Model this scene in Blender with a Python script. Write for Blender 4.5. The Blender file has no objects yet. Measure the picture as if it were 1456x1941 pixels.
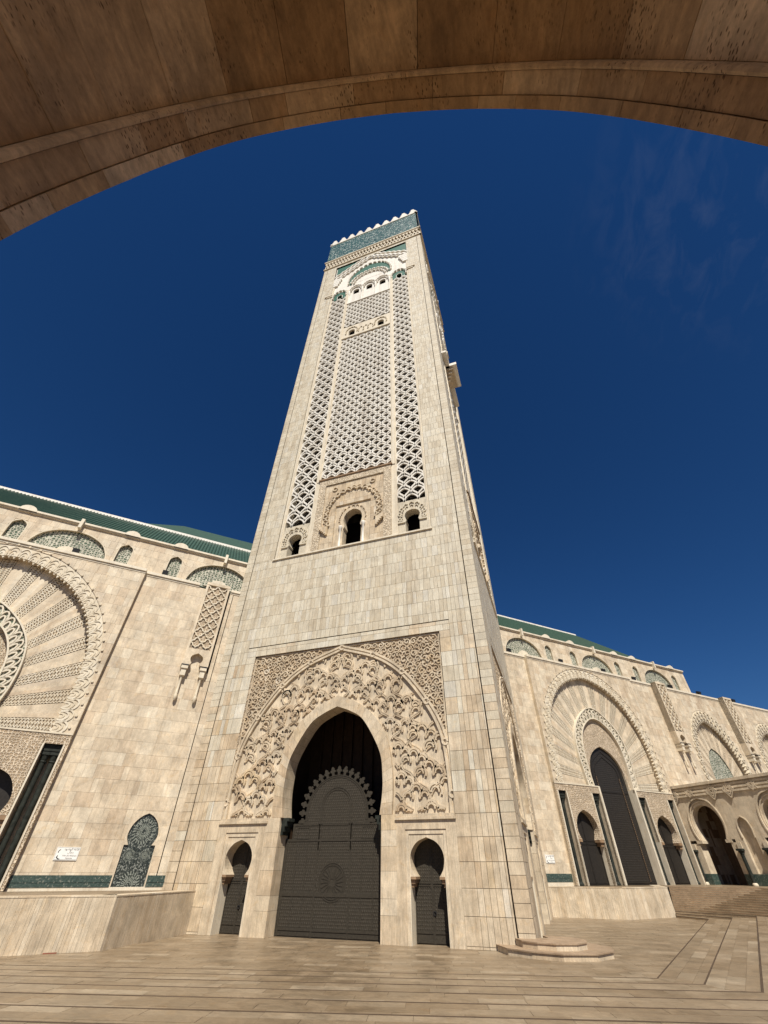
import bpy, math, random
from mathutils import Vector, Matrix
R = math.radians
rng = random.Random(7)
sc = bpy.context.scene
col = sc.collection

# ------------------------------------------------------------------ camera
CAM = Vector((3.66, -33.33, 3.354))
FPX, PITCH, ROLL, YAW = 783.07, R(40.92), R(0.367), R(-19.25)
fwd = Vector((math.sin(YAW)*math.cos(PITCH), math.cos(YAW)*math.cos(PITCH), math.sin(PITCH)))
r0 = Vector((math.cos(YAW), -math.sin(YAW), 0)); u0 = r0.cross(fwd)
rt = r0*math.cos(ROLL) + u0*math.sin(ROLL); up = -r0*math.sin(ROLL) + u0*math.cos(ROLL)
cam = bpy.data.cameras.new('camera'); co = bpy.data.objects.new('camera', cam); col.objects.link(co)
m = Matrix((rt, up, -fwd)).transposed().to_4x4(); m.translation = CAM; co.matrix_world = m
cam.sensor_fit = 'HORIZONTAL'; cam.sensor_width = 36; cam.lens = FPX/1456*36
cam.clip_start = 0.05; cam.clip_end = 3000
sc.camera = co

# ------------------------------------------------------------------ sky, sun, exposure
SUN_AZ, SUN_EL = R(25), R(51)          # to the right of the direction the front face looks in
sdir = Vector((math.sin(SUN_AZ)*math.cos(SUN_EL), -math.cos(SUN_AZ)*math.cos(SUN_EL), math.sin(SUN_EL)))
w = bpy.data.worlds.new('World'); sc.world = w; w.use_nodes = True
nt = w.node_tree; bg = nt.nodes['Background']
sky = nt.nodes.new('ShaderNodeTexSky'); sky.sky_type = 'NISHITA'; sky.sun_disc = False
sky.sun_elevation = SUN_EL; sky.sun_rotation = math.atan2(sdir.x, sdir.y)
sky.altitude = 600; sky.air_density = 0.9; sky.dust_density = 0.0; sky.ozone_density = 7.0
# thin cirrus wisps
tc = nt.nodes.new('ShaderNodeTexCoord'); mp = nt.nodes.new('ShaderNodeMapping')
mp.inputs['Rotation'].default_value = (0.3, 0.2, 0.9); mp.inputs['Scale'].default_value = (16, 6, 16)
n1 = nt.nodes.new('ShaderNodeTexNoise'); n1.inputs['Scale'].default_value = 1.6; n1.inputs['Detail'].default_value = 7
n1.inputs['Roughness'].default_value = 0.6; n1.inputs['Distortion'].default_value = 0.5
cr1 = nt.nodes.new('ShaderNodeMapRange'); cr1.inputs[1].default_value = .47; cr1.inputs[2].default_value = .75
cr2 = nt.nodes.new('ShaderNodeMapRange'); cr2.inputs[1].default_value = .965; cr2.inputs[2].default_value = .998
mu = nt.nodes.new('ShaderNodeMath'); mu.operation = 'MULTIPLY'
mu2 = nt.nodes.new('ShaderNodeMath'); mu2.operation = 'MULTIPLY'; mu2.inputs[1].default_value = .06
mixc = nt.nodes.new('ShaderNodeMixRGB'); mixc.inputs[2].default_value = (5.0, 5.4, 6.2, 1)
L = nt.links.new
L(tc.outputs['Generated'], mp.inputs[0]); L(mp.outputs[0], n1.inputs[0])
L(n1.outputs['Fac'], cr1.inputs[0])
cdir = (fwd + rt*((1410-728)/FPX) - up*((360-970.5)/FPX)).normalized()
vd = nt.nodes.new('ShaderNodeVectorMath'); vd.operation = 'DOT_PRODUCT'; vd.inputs[1].default_value = cdir
L(tc.outputs['Generated'], vd.inputs[0]); L(vd.outputs['Value'], cr2.inputs[0])
L(cr1.outputs[0], mu.inputs[0]); L(cr2.outputs[0], mu.inputs[1]); L(mu.outputs[0], mu2.inputs[0])
hs = nt.nodes.new('ShaderNodeHueSaturation'); hs.inputs['Saturation'].default_value = 1.2; hs.inputs['Hue'].default_value = .506; L(sky.outputs[0], hs.inputs['Color'])
L(mu2.outputs[0], mixc.inputs[0]); L(hs.outputs[0], mixc.inputs[1]); L(mixc.outputs[0], bg.inputs['Color'])
bg.inputs['Strength'].default_value = 0.05
sl = bpy.data.lights.new('sun', 'SUN'); sl.energy = 5.0; sl.angle = R(0.53); sl.color = (1.0, .94, .84)
so = bpy.data.objects.new('sun', sl); col.objects.link(so)
so.rotation_euler = (-sdir).to_track_quat('-Z', 'Y').to_euler(); so.location = (40, -80, 120)
vs = sc.view_settings; vs.view_transform = 'Standard'; vs.look = 'None'; vs.exposure = 0.30; vs.gamma = 1.0
vs.use_curve_mapping = False

# ------------------------------------------------------------------ materials
MATS = {}
def newmat(name):
    m = bpy.data.materials.new(name); m.use_nodes = True; MATS[name] = m
    return m, m.node_tree, m.node_tree.nodes['Principled BSDF']
def node(nt, t, **k):
    n = nt.nodes.new(t)
    for a, b in k.items():
        if a in ('op',): n.operation = b
        elif hasattr(n, a): setattr(n, a, b)
    return n
def ramp(nt, stops):
    r = nt.nodes.new('ShaderNodeValToRGB'); e = r.color_ramp.elements
    while len(e) < len(stops): e.new(.5)
    for i, (p, c) in enumerate(stops):
        e[i].position = p; e[i].color = (*c, 1) if len(c) == 3 else c
    return r
def noise(nt, vec, scale, detail=3, rough=.55, dist=0):
    n = nt.nodes.new('ShaderNodeTexNoise'); n.inputs['Scale'].default_value = scale
    n.inputs['Detail'].default_value = detail; n.inputs['Roughness'].default_value = rough
    n.inputs['Distortion'].default_value = dist
    if vec: nt.links.new(vec, n.inputs['Vector'])
    return n.outputs['Fac']
def pos(nt, scale=(1, 1, 1), rot=(0, 0, 0)):
    g = nt.nodes.new('ShaderNodeNewGeometry'); mp = nt.nodes.new('ShaderNodeMapping')
    mp.inputs['Scale'].default_value = scale; mp.inputs['Rotation'].default_value = rot
    nt.links.new(g.outputs['Position'], mp.inputs[0]); return mp.outputs[0]
def mixrgb(nt, a, b, fac, mode='MIX'):
    x = nt.nodes.new('ShaderNodeMixRGB'); x.blend_type = mode
    for i, v in ((1, a), (2, b)):
        if hasattr(v, 'is_output'): nt.links.new(v, x.inputs[i])
        else: x.inputs[i].default_value = (*v, 1)
    if hasattr(fac, 'is_output'): nt.links.new(fac, x.inputs[0])
    else: x.inputs[0].default_value = fac
    return x.outputs[0]
def maprange(nt, v, a, b, c=0, d=1):
    x = nt.nodes.new('ShaderNodeMapRange'); nt.links.new(v, x.inputs[0])
    for i, q in enumerate((a, b, c, d)): x.inputs[i+1].default_value = q
    return x.outputs[0]
def bump(nt, bs, h, strength, dist):
    b = nt.nodes.new('ShaderNodeBump'); b.inputs['Strength'].default_value = strength
    b.inputs['Distance'].default_value = dist; nt.links.new(h, b.inputs['Height'])
    nt.links.new(b.outputs[0], bs.inputs['Normal'])
def tint(nt):
    a = nt.nodes.new('ShaderNodeAttribute'); a.attribute_name = 'tint'; return a.outputs['Fac']

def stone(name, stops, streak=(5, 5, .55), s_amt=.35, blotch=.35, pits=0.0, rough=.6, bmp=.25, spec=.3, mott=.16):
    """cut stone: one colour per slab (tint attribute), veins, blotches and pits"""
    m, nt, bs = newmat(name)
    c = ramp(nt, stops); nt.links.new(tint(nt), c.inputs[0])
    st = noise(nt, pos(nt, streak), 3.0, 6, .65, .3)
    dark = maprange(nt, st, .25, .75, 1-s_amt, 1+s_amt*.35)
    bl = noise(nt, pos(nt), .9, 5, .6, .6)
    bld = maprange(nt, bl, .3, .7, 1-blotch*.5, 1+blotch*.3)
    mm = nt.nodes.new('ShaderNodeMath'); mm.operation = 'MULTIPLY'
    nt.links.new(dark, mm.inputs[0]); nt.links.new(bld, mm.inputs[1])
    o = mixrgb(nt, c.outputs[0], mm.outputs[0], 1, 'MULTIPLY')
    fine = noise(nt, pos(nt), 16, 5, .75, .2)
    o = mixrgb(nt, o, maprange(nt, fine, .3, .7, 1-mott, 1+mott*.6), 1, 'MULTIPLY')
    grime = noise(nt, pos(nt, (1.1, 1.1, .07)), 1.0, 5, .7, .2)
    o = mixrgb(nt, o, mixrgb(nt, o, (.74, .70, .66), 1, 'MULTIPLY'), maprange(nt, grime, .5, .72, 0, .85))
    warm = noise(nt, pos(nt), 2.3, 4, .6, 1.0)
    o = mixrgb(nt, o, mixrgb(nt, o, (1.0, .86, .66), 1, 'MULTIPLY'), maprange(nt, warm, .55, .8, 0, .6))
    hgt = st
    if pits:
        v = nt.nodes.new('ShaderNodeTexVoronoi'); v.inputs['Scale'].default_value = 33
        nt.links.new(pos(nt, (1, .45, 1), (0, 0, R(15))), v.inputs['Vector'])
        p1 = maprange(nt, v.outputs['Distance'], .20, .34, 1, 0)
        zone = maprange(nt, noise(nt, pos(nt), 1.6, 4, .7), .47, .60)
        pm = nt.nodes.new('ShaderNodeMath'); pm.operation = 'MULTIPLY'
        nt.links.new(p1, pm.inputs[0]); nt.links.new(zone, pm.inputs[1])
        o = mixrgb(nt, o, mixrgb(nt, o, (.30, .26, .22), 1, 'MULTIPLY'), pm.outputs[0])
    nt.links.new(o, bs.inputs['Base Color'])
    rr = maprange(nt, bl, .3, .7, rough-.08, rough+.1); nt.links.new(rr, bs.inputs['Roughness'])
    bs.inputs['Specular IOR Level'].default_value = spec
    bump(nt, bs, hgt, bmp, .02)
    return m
CREAM = [(0, (.60, .52, .385)), (.12, (.64, .56, .42)), (.35, (.68, .605, .465)), (.6, (.71, .64, .50)), (.85, (.74, .68, .545)), (.95, (.66, .61, .505)), (1, (.78, .73, .61))]
TAN = [(0, (.54, .415, .275)), (.08, (.575, .455, .31)), (.3, (.62, .505, .355)), (.6, (.65, .54, .388)), (.85, (.68, .575, .425)), (.95, (.64, .50, .32)), (1, (.74, .66, .53))]
WALL = [(0, (.58, .465, .33)), (.15, (.605, .495, .355)), (.4, (.64, .535, .39)), (.7, (.665, .562, .415)), (.92, (.70, .61, .465)), (1, (.62, .52, .39))]
PAVE = [(0, (.235, .168, .100)), (.2, (.265, .194, .120)), (.5, (.285, .212, .134)), (.8, (.305, .23, .148)), (.93, (.325, .25, .165)), (1, (.40, .32, .22))]
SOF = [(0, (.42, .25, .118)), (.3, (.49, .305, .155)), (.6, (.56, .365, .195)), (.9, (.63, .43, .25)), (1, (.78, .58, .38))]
M_CREAM = stone('cream_travertine', CREAM, streak=(13, 13, .45), s_amt=.5, blotch=.3)
M_TAN = stone('tan_travertine', TAN, s_amt=.32, blotch=.55)
M_WALL = stone('wall_limestone', WALL, streak=(2, 2, 1.2), s_amt=.2, blotch=.5)
M_PAVE = stone('paving_stone', PAVE, streak=(1.6, 3, 3), s_amt=.3, blotch=.5, rough=.40, spec=.5)
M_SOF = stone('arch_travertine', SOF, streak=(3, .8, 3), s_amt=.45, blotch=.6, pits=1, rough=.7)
M_TREAD = stone('step_stone', [(0, (.36, .26, .17)), (1, (.45, .335, .225))], s_amt=.25, blotch=.4)
M_TRIM = stone('pale_trim_stone', [(0, (.62, .53, .39)), (.5, (.67, .59, .45)), (1, (.73, .66, .53))], s_amt=.15, blotch=.2)
M_WHITE = stone('white_marble', [(0, (.72, .68, .60)), (1, (.80, .77, .70))], s_amt=.1, blotch=.15)
M_MORTAR = stone('mortar', [(0, (.17, .125, .08)), (1, (.20, .15, .10))], s_amt=.1, blotch=.2)

def carved(name, c0, c1, scale, depth, kind='VORONOI', rough=.65, lo=.06, hi=.17):
    """low carved relief: fine ornament cut into the stone, as bump and colour of the cut ground"""
    m, nt, bs = newmat(name)
    v = nt.nodes.new('ShaderNodeTexVoronoi'); v.feature = 'DISTANCE_TO_EDGE'; v.inputs['Scale'].default_value = scale
    v.inputs['Randomness'].default_value = .55
    nt.links.new(pos(nt), v.inputs['Vector'])
    f = maprange(nt, v.outputs['Distance'], lo, hi)
    o = mixrgb(nt, c1, c0, f)
    o = mixrgb(nt, o, maprange(nt, noise(nt, pos(nt), 1.3, 4), .3, .7, .8, 1.12), 1, 'MULTIPLY')
    nt.links.new(o, bs.inputs['Base Color']); bs.inputs['Roughness'].default_value = rough
    bs.inputs['Specular IOR Level'].default_value = .25
    inv = maprange(nt, v.outputs['Distance'], .05, .2, 1, 0)
    bump(nt, bs, inv, 1.0, depth)
    return m
M_CARVE = carved('carved_stone', (.47, .37, .245), (.65, .55, .41), 6.0, .06)
M_RAY = carved('ray_ground_stone', (.25, .175, .105), (.42, .32, .21), 6.0, .06)
M_CARVE_F = carved('fine_carved_stone', (.37, .275, .175), (.66, .55, .41), 5.5, .06)
M_FRET = carved('green_white_fretwork', (.065, .105, .065), (.54, .52, .42), 4.2, .08, lo=.12, hi=.22)

def plain(name, c, rough=.5, metal=0, spec=.4, var=.2, vs_=3.0, bmp=0):
    m, nt, bs = newmat(name)
    n = noise(nt, pos(nt), vs_, 5, .6, .4)
    o = mixrgb(nt, c, maprange(nt, n, .25, .75, 1-var, 1+var), 1, 'MULTIPLY')
    nt.links.new(o, bs.inputs['Base Color']); bs.inputs['Roughness'].default_value = rough
    bs.inputs['Metallic'].default_value = metal; bs.inputs['Specular IOR Level'].default_value = spec
    if bmp: bump(nt, bs, n, bmp, .03)
    return m
M_DOOR = plain('dark_bronze', (.046, .039, .029), .65, .2, .2, .35, 9, .2)
M_DOOR2 = plain('dark_patinated_bronze', (.028, .024, .020), .5, .3, .35, .35, 6, .2)
M_DARK = plain('dark_interior', (.035, .026, .018), .8, 0, .1, .3)
M_WOOD = plain('dark_cedar', (.045, .026, .014), .7, 0, .2, .4, 2.5)
M_GREEN = plain('green_glaze', (.028, .12, .085), .5, 0, .3, .3, 6)
M_MARBLE = plain('green_black_marble', (.026, .029, .024), .6, 0, .12, .6, 3.5)
M_BROWN = plain('brown_stone', (.26, .17, .10), .65, 0, .25, .3)
M_LAMP = plain('black_metal', (.02, .02, .022), .5, .3, .4, .1)
M_PLAQUE = plain('white_plaque', (.78, .77, .72), .35, 0, .4, .05)
M_INK = plain('black_ink', (.02, .02, .02), .6, 0, .2, .05)
M_GOLD = plain('gilded_wood', (.36, .21, .06), .5, .2, .4, .5, 6)
M_VOID = plain('painted_dark_void', (.012, .010, .008), .9, 0, .05, .2)  # black panels behind the windows: darkness of the openings put into the colour
M_GROUND = plain('lattice_ground_shade', (.030, .024, .018), .8, 0, .1, .3)  # near-black colour paints in the shade seen through the lattice holes
M_STAR = plain('grey_green_mosaic', (.24, .26, .22), .4, 0, .3, .2)
M_NOSE = plain('dark_nosing_stone', (.085, .058, .038), .7, 0, .2, .3)
M_WIRE = plain('reddish_wood', (.20, .075, .045), .7, .3, .3, .3)

def zellige(name, cols, scale):
    m, nt, bs = newmat(name)
    v = nt.nodes.new('ShaderNodeTexVoronoi'); v.inputs['Scale'].default_value = scale; v.inputs['Randomness'].default_value = .7
    nt.links.new(pos(nt), v.inputs['Vector'])
    s = nt.nodes.new('ShaderNodeSeparateColor'); nt.links.new(v.outputs['Color'], s.inputs[0])
    c = ramp(nt, cols); c.color_ramp.interpolation = 'CONSTANT'; nt.links.new(s.outputs[0], c.inputs[0])
    nt.links.new(c.outputs[0], bs.inputs['Base Color']); bs.inputs['Roughness'].default_value = .35
    return m
M_ZEL = zellige('green_mosaic', [(0, (.025, .085, .078)), (.3, (.045, .125, .11)), (.55, (.09, .17, .155)), (.62, (.40, .45, .41)), (.80, (.02, .055, .055))], 3.4)
M_ZELD = zellige('dark_mosaic', [(0, (.026, .032, .027)), (.35, (.052, .060, .052)), (.6, (.016, .021, .020)), (.80, (.20, .21, .185))], 15)
M_DADO = zellige('dado_mosaic', [(0, (.034, .056, .046)), (.4, (.046, .072, .060)), (.7, (.060, .086, .074)), (.92, (.16, .17, .14))], 14)

def rooftile(name):
    m, nt, bs = newmat(name)
    o = mixrgb(nt, (.031, .066, .048), (.052, .100, .071), maprange(nt, noise(nt, pos(nt), 2.5, 5, .7), .3, .7))
    nt.links.new(o, bs.inputs['Base Color']); bs.inputs['Roughness'].default_value = .45
    return m
M_ROOF = rooftile('green_roof_tile')

# ------------------------------------------------------------------ mesh helpers
class MB:
    def __init__(s): s.v = []; s.f = []; s.t = []
    def poly(s, pts, t=.5):
        n = len(s.v); s.v.extend(pts); s.f.append(tuple(range(n, n+len(pts)))); s.t.append(t)
    def box(s, F, u0, u1, v0, v1, d0, d1, t=.5, back=False):
        p = [F(u, v, d) for d in (d0, d1) for (u, v) in ((u0, v0), (u1, v0), (u1, v1), (u0, v1))]
        n = len(s.v); s.v.extend(p)
        fs = [(4, 5, 6, 7), (0, 1, 5, 4), (1, 2, 6, 5), (2, 3, 7, 6), (3, 0, 4, 7)]
        if back: fs.append((3, 2, 1, 0))
        for f in fs: s.f.append(tuple(n+i for i in f)); s.t.append(t)
    def prism(s, F, pts, d0, d1, t=.5, back=False):
        k = len(pts); n = len(s.v)
        s.v.extend(F(u, v, d1) for u, v in pts); s.v.extend(F(u, v, d0) for u, v in pts)
        s.f.append(tuple(range(n, n+k))); s.t.append(t)
        if back: s.f.append(tuple(range(n+2*k-1, n+k-1, -1))); s.t.append(t)
        for i in range(k):
            j = (i+1) % k; s.f.append((n+i, n+k+i, n+k+j, n+j)); s.t.append(t)
    def strip(s, F, A, B, dA, dB, t=.5):
        n = len(s.v); k = len(A)
        s.v.extend(F(u, v, dA) for u, v in A); s.v.extend(F(u, v, dB) for u, v in B)
        for i in range(k-1):
            s.f.append((n+i, n+i+1, n+k+i+1, n+k+i)); s.t.append(t)
    def ribbon(s, F, path, prof, t=.5, closed=False):
        k = len(path)
        if k < 2: return
        nn = []
        for i in range(k):
            a = path[(i-1) % k] if (closed or i > 0) else path[i]
            b = path[(i+1) % k] if (closed or i < k-1) else path[i]
            dx, dy = b[0]-a[0], b[1]-a[1]; l = math.hypot(dx, dy) or 1
            nn.append((-dy/l, dx/l))
        n = len(s.v); q = len(prof)
        for (x, y), (nx, ny) in zip(path, nn):
            for (o, d) in prof: s.v.append(F(x+nx*o, y+ny*o, d))
        for i in range(k if closed else k-1):
            j = (i+1) % k
            for e in range(q-1):
                s.f.append((n+i*q+e, n+i*q+e+1, n+j*q+e+1, n+j*q+e)); s.t.append(t)
        if not closed:
            for i in (0, k-1): s.f.append(tuple(n+i*q+e for e in range(q))); s.t.append(t)
    def lathe(s, F3, prof, seg=12, t=.5):
        n = len(s.v); q = len(prof)
        for i in range(seg):
            a = 2*math.pi*i/seg
            for r, h in prof: s.v.append(F3(r*math.cos(a), r*math.sin(a), h))
        for i in range(seg):
            j = (i+1) % seg
            for e in range(q-1): s.f.append((n+i*q+e, n+j*q+e, n+j*q+e+1, n+i*q+e+1)); s.t.append(t)
    def build(s, name, mat, parent=None, kind=None, label=None, smooth=False):
        me = bpy.data.meshes.new(name)
        o0 = ROOT.get(parent.name, Vector()) if parent else Vector()
        x, y, z = o0
        me.from_pydata([(a[0]-x, a[1]-y, a[2]-z) for a in s.v], [], s.f)
        at = me.attributes.new('tint', 'FLOAT', 'FACE'); at.data.foreach_set('value', s.t)
        if smooth: me.polygons.foreach_set('use_smooth', [True]*len(s.f))
        me.materials.append(mat)
        o = bpy.data.objects.new(name, me); col.objects.link(o)
        if parent: o.parent = parent; ROOT[o.name] = o0
        if kind: o['kind'] = kind
        if label: o['label'] = label
        return o
    def build_by(s, name, mat, parent, key, **k):
        """one object for each value of key(centre of face)"""
        g = {}
        for f, t in zip(s.f, s.t):
            c = [sum(s.v[i][j] for i in f)/len(f) for j in (0, 1, 2)]
            m = g.setdefault(key(c), MB()); m.poly([s.v[i] for i in f], t)
        return [m.build(name, mat, parent, **k) for _, m in sorted(g.items())]
ROOT = {}
def thing(name, loc, label, cat, group=None):
    o = bpy.data.objects.new(name, None); col.objects.link(o); o.location = loc; o.empty_display_size = .5
    o['label'] = label; o['category'] = cat
    if group: o['group'] = group
    ROOT[o.name] = Vector(loc); return o
def tag(o, label, cat, group=None):
    o['label'] = label; o['category'] = cat
    if group: o['group'] = group
    return o
def cr(pts, n):
    """Catmull-Rom through pts, resampled evenly to n+1 points"""
    P = [(2*pts[0][0]-pts[1][0], 2*pts[0][1]-pts[1][1])]+list(pts)+[(2*pts[-1][0]-pts[-2][0], 2*pts[-1][1]-pts[-2][1])]
    out = []
    for i in range(1, len(P)-2):
        for k in range(10):
            t = k/10; a, b, c, d = P[i-1], P[i], P[i+1], P[i+2]
            out.append(tuple(.5*(2*b[j]+(c[j]-a[j])*t+(2*a[j]-5*b[j]+4*c[j]-d[j])*t*t+(3*b[j]-a[j]-3*c[j]+d[j])*t**3) for j in (0, 1)))
    out.append(tuple(pts[-1])); return resample(out, n)
def resample(pts, n):
    L_ = [0]
    for a, b in zip(pts, pts[1:]): L_.append(L_[-1]+math.hypot(b[0]-a[0], b[1]-a[1]))
    out = []; j = 0
    for i in range(n+1):
        t = L_[-1]*i/n
        while j < len(pts)-2 and L_[j+1] < t: j += 1
        k = (t-L_[j])/((L_[j+1]-L_[j]) or 1)
        out.append((pts[j][0]+(pts[j+1][0]-pts[j][0])*k, pts[j][1]+(pts[j+1][1]-pts[j][1])*k))
    return out
def arch(half, xc, n):
    """half: (du, v) from the foot to the crown; gives left foot - crown - right foot, n segments"""
    h = cr(half, n//2)
    return [(xc-a, b) for a, b in h]+[(xc+a, b) for a, b in reversed(h[:-1])]
def ring_fill(mb, F, curve, rect, d, t=.5):
    """plane between an arch-shaped hole and a rectangle"""
    u0, u1, v0, v1 = rect; cx = (curve[0][0]+curve[-1][0])/2; cy = v0
    outp = []
    for (u, v) in curve:
        dx, dy = u-cx, max(v-cy, 0); k = 1e9
        if dx > 1e-6: k = min(k, (u1-cx)/dx)
        if dx < -1e-6: k = min(k, (u0-cx)/dx)
        if dy > 1e-6: k = min(k, (v1-cy)/dy)
        outp.append((cx+dx*k, cy+dy*k))
    for corner in ((u0, v1), (u1, v1)):
        i = min(range(1, len(outp)-1), key=lambda j: (outp[j][0]-corner[0])**2+(outp[j][1]-corner[1])**2)
        outp[i] = corner
    outp[0] = (u0, v0); outp[-1] = (u1, v0)
    mb.strip(F, curve, outp, d, d, t)
def between(c1, c2, t, r):
    """point at t along both curves, r from c1 to c2"""
    n = len(c1)-1; x = min(max(t, 0), 1)*n; i = min(int(x), n-1); k = x-i
    a = [c1[i][j]+(c1[i+1][j]-c1[i][j])*k for j in (0, 1)]; b = [c2[i][j]+(c2[i+1][j]-c2[i][j])*k for j in (0, 1)]
    return (a[0]+(b[0]-a[0])*r, a[1]+(b[1]-a[1])*r)
def tile(rects, h, widths, vbase=0, aligned=False):
    """split rectangles into courses of slabs"""
    out = []
    for (u0, u1, v0, v1) in rects:
        cuts = [u0]
        def mk():
            c = [u0]
            while c[-1] < u1-.05:
                c.append(c[-1]+rng.choice(widths)*rng.uniform(.94, 1.06))
            c[-1] = u1
            if len(c) > 2 and c[-1]-c[-2] < .3*min(widths): c.pop(-2)
            return c
        k = math.floor((v0-vbase)/h+1e-6); cuts = mk()
        while vbase+k*h < v1-1e-4:
            a, b = max(v0, vbase+k*h), min(v1, vbase+(k+1)*h)
            if not aligned or rng.random() < .25: cuts = mk()
            if b-a > .03:
                for x0, x1 in zip(cuts, cuts[1:]): out.append((x0, x1, a, b))
            k += 1
    return out
def emit(slabs, mat, parent, nobj, name='slab', field='slab_field', gap=.012, dep=.05):
    """slabs: (F,u0,u1,v0,v1,d,tint); the nearest nobj are objects of their own, the rest one joined part"""
    key = lambda s: (Vector(s[0]((s[1]+s[2])/2, (s[3]+s[4])/2, s[5]))-CAM).length
    slabs = sorted(slabs, key=key)
    def add(mb, s):
        F, a, b, c, d_, dd, t = s; dd += rng.uniform(-.004, .004)
        mb.box(F, a+gap, b-gap, c+gap, d_-gap, dd-dep, dd, t)
    for s in slabs[:nobj]:
        mb = MB(); add(mb, s); mb.build(name, mat, parent)
    mb = MB()
    for s in slabs[nobj:]: add(mb, s)
    if mb.v: mb.build(field, mat, parent, kind='stuff')
def backing(rects, F, d, parent, name='wall_core', mat=None):
    for (a, b, c, e) in rects:
        mb = MB(); mb.poly([F(a, c, d), F(b, c, d), F(b, e, d), F(a, e, d)]); mb.build(name, mat or M_MORTAR, parent)
LACE = lambda D: [(-.17, D-.06), (-.17, D+.05), (-.06, D+.07), (-.05, D+.035), (.05, D+.035), (.06, D+.07), (.17, D+.05), (.17, D-.06)]
BAR = lambda w, d0, d1: [(-w/2, d0), (-w/2, d1), (w/2, d1), (w/2, d0)]
def DBL(w, d0, d1):
    g = w*.12
    return [(-w/2, d0), (-w/2, d1), (-g, d1), (-g, d1-.3*(d1-d0)-.02), (g, d1-.3*(d1-d0)-.02), (g, d1), (w/2, d1), (w/2, d0)]
def arc(cx, cy, r, a0, a1, n, ry=None):
    ry = ry or r
    return [(cx+r*math.cos(R(a0+(a1-a0)*i/n)), cy+ry*math.sin(R(a0+(a1-a0)*i/n))) for i in range(n+1)]
def W(x, y, z): return (x, y, z)

def px(p):
    q = Vector(p)-CAM; z = q.dot(fwd)
    if z < .05: return None
    return (728+q.dot(rt)/z*FPX, 970.5-q.dot(up)/z*FPX)
def area(pts):
    q = [px(p) for p in pts]
    if any(a is None for a in q): return 0
    cx = sum(a[0] for a in q)/len(q); cy = sum(a[1] for a in q)/len(q)
    if not (0 < cx < 1456 and 0 < cy < 1941): return 0
    return abs(sum(a[0]*b[1]-b[0]*a[1] for a, b in zip(q, q[1:]+q[:1])))/2
def emit(slabs, mat, parent, nobj, name='slab', field='slab_field', gap=.012, dep=.05, jit=.004):
    """slabs: (F,u0,u1,v0,v1,d,tint); the nobj that show largest are objects of their own, the rest one joined part"""
    key = lambda s: -area([s[0](u, v, s[5]) for u, v in ((s[1], s[3]), (s[2], s[3]), (s[2], s[4]), (s[1], s[4]))])
    slabs = sorted(slabs, key=key)
    def add(mb, s):
        F, a, b, c, d_, dd, t = s; dd += rng.uniform(-jit, jit)
        mb.box(F, a+gap, b-gap, c+gap, d_-gap, dd-dep, dd, t)
    for s in slabs[:nobj]:
        mb = MB(); add(mb, s); mb.build(name, mat, parent)
    mb = MB()
    for s in slabs[nobj:]: add(mb, s)
    if mb.v: mb.build(field, mat, parent, kind='stuff')

# ------------------------------------------------------------------ ground, steps, terrace
AF = (math.sin(R(-15)), math.cos(R(-15))); AR = (AF[1], -AF[0])      # axes of the stepped court on the near side
ZT = 2.2; RIS = ZT/15
def clip(poly, a, b, c):
    """keep a*x+b*y<=c"""
    out = []
    for i in range(len(poly)):
        p, q = poly[i], poly[(i+1) % len(poly)]
        fp, fq = a*p[0]+b*p[1]-c, a*q[0]+b*q[1]-c
        if fp <= 0: out.append(p)
        if fp*fq < 0:
            k = fp/(fp-fq); out.append((p[0]+(q[0]-p[0])*k, p[1]+(q[1]-p[1])*k))
    return out
def pave(region, dv, roww, lens, gap=.008):
    """slabs in rows along dv, clipped to the convex region (counter-clockwise)"""
    nv = (-dv[1], dv[0])
    us = [p[0]*dv[0]+p[1]*dv[1] for p in region]; vs_ = [p[0]*nv[0]+p[1]*nv[1] for p in region]
    out = []; v = min(vs_)
    rows = max(1, round((max(vs_)-min(vs_))/roww)); rw = (max(vs_)-min(vs_))/rows
    for k in range(rows):
        u = min(us)-rng.uniform(0, lens[1])
        while u < max(us):
            l = rng.uniform(*lens)
            q = [(u+gap, v+gap), (u+l-gap, v+gap), (u+l-gap, v+rw-gap), (u+gap, v+rw-gap)]
            p = [(a*dv[0]+b*nv[0], a*dv[1]+b*nv[1]) for a, b in q]
            for i in range(len(region)):
                a, b = region[i], region[(i+1) % len(region)]
                nx, ny = b[1]-a[1], a[0]-b[0]; ll = math.hypot(nx, ny)
                p = clip(p, nx/ll, ny/ll, (nx*a[0]+ny*a[1])/ll-gap)
                if len(p) < 3: break
            if len(p) >= 3:
                ar = abs(sum(a[0]*b[1]-b[0]*a[1] for a, b in zip(p, p[1:]+p[:1])))/2
                if ar > .02: out.append(p)
            u += l
        v += rw
    return out
def emit_floor(plist, mat, parent, nobj, name='paving_slab', field='paving_field'):
    """plist: (poly, z)"""
    L_ = sorted(plist, key=lambda s: -area([(a, b, s[1]) for a, b in s[0]]))
    FZ = lambda u, v, d: (u, v, d)
    def add(mb, s): mb.prism(FZ, s[0], s[1]-.05, s[1]+rng.uniform(-.003, .003), rng.random())
    for s in L_[:nobj]:
        mb = MB(); add(mb, s); mb.build(name, mat, parent)
    mb = MB()
    for s in L_[nobj:]: add(mb, s)
    if mb.v: mb.build(field, mat, parent, kind='stuff')

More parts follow.
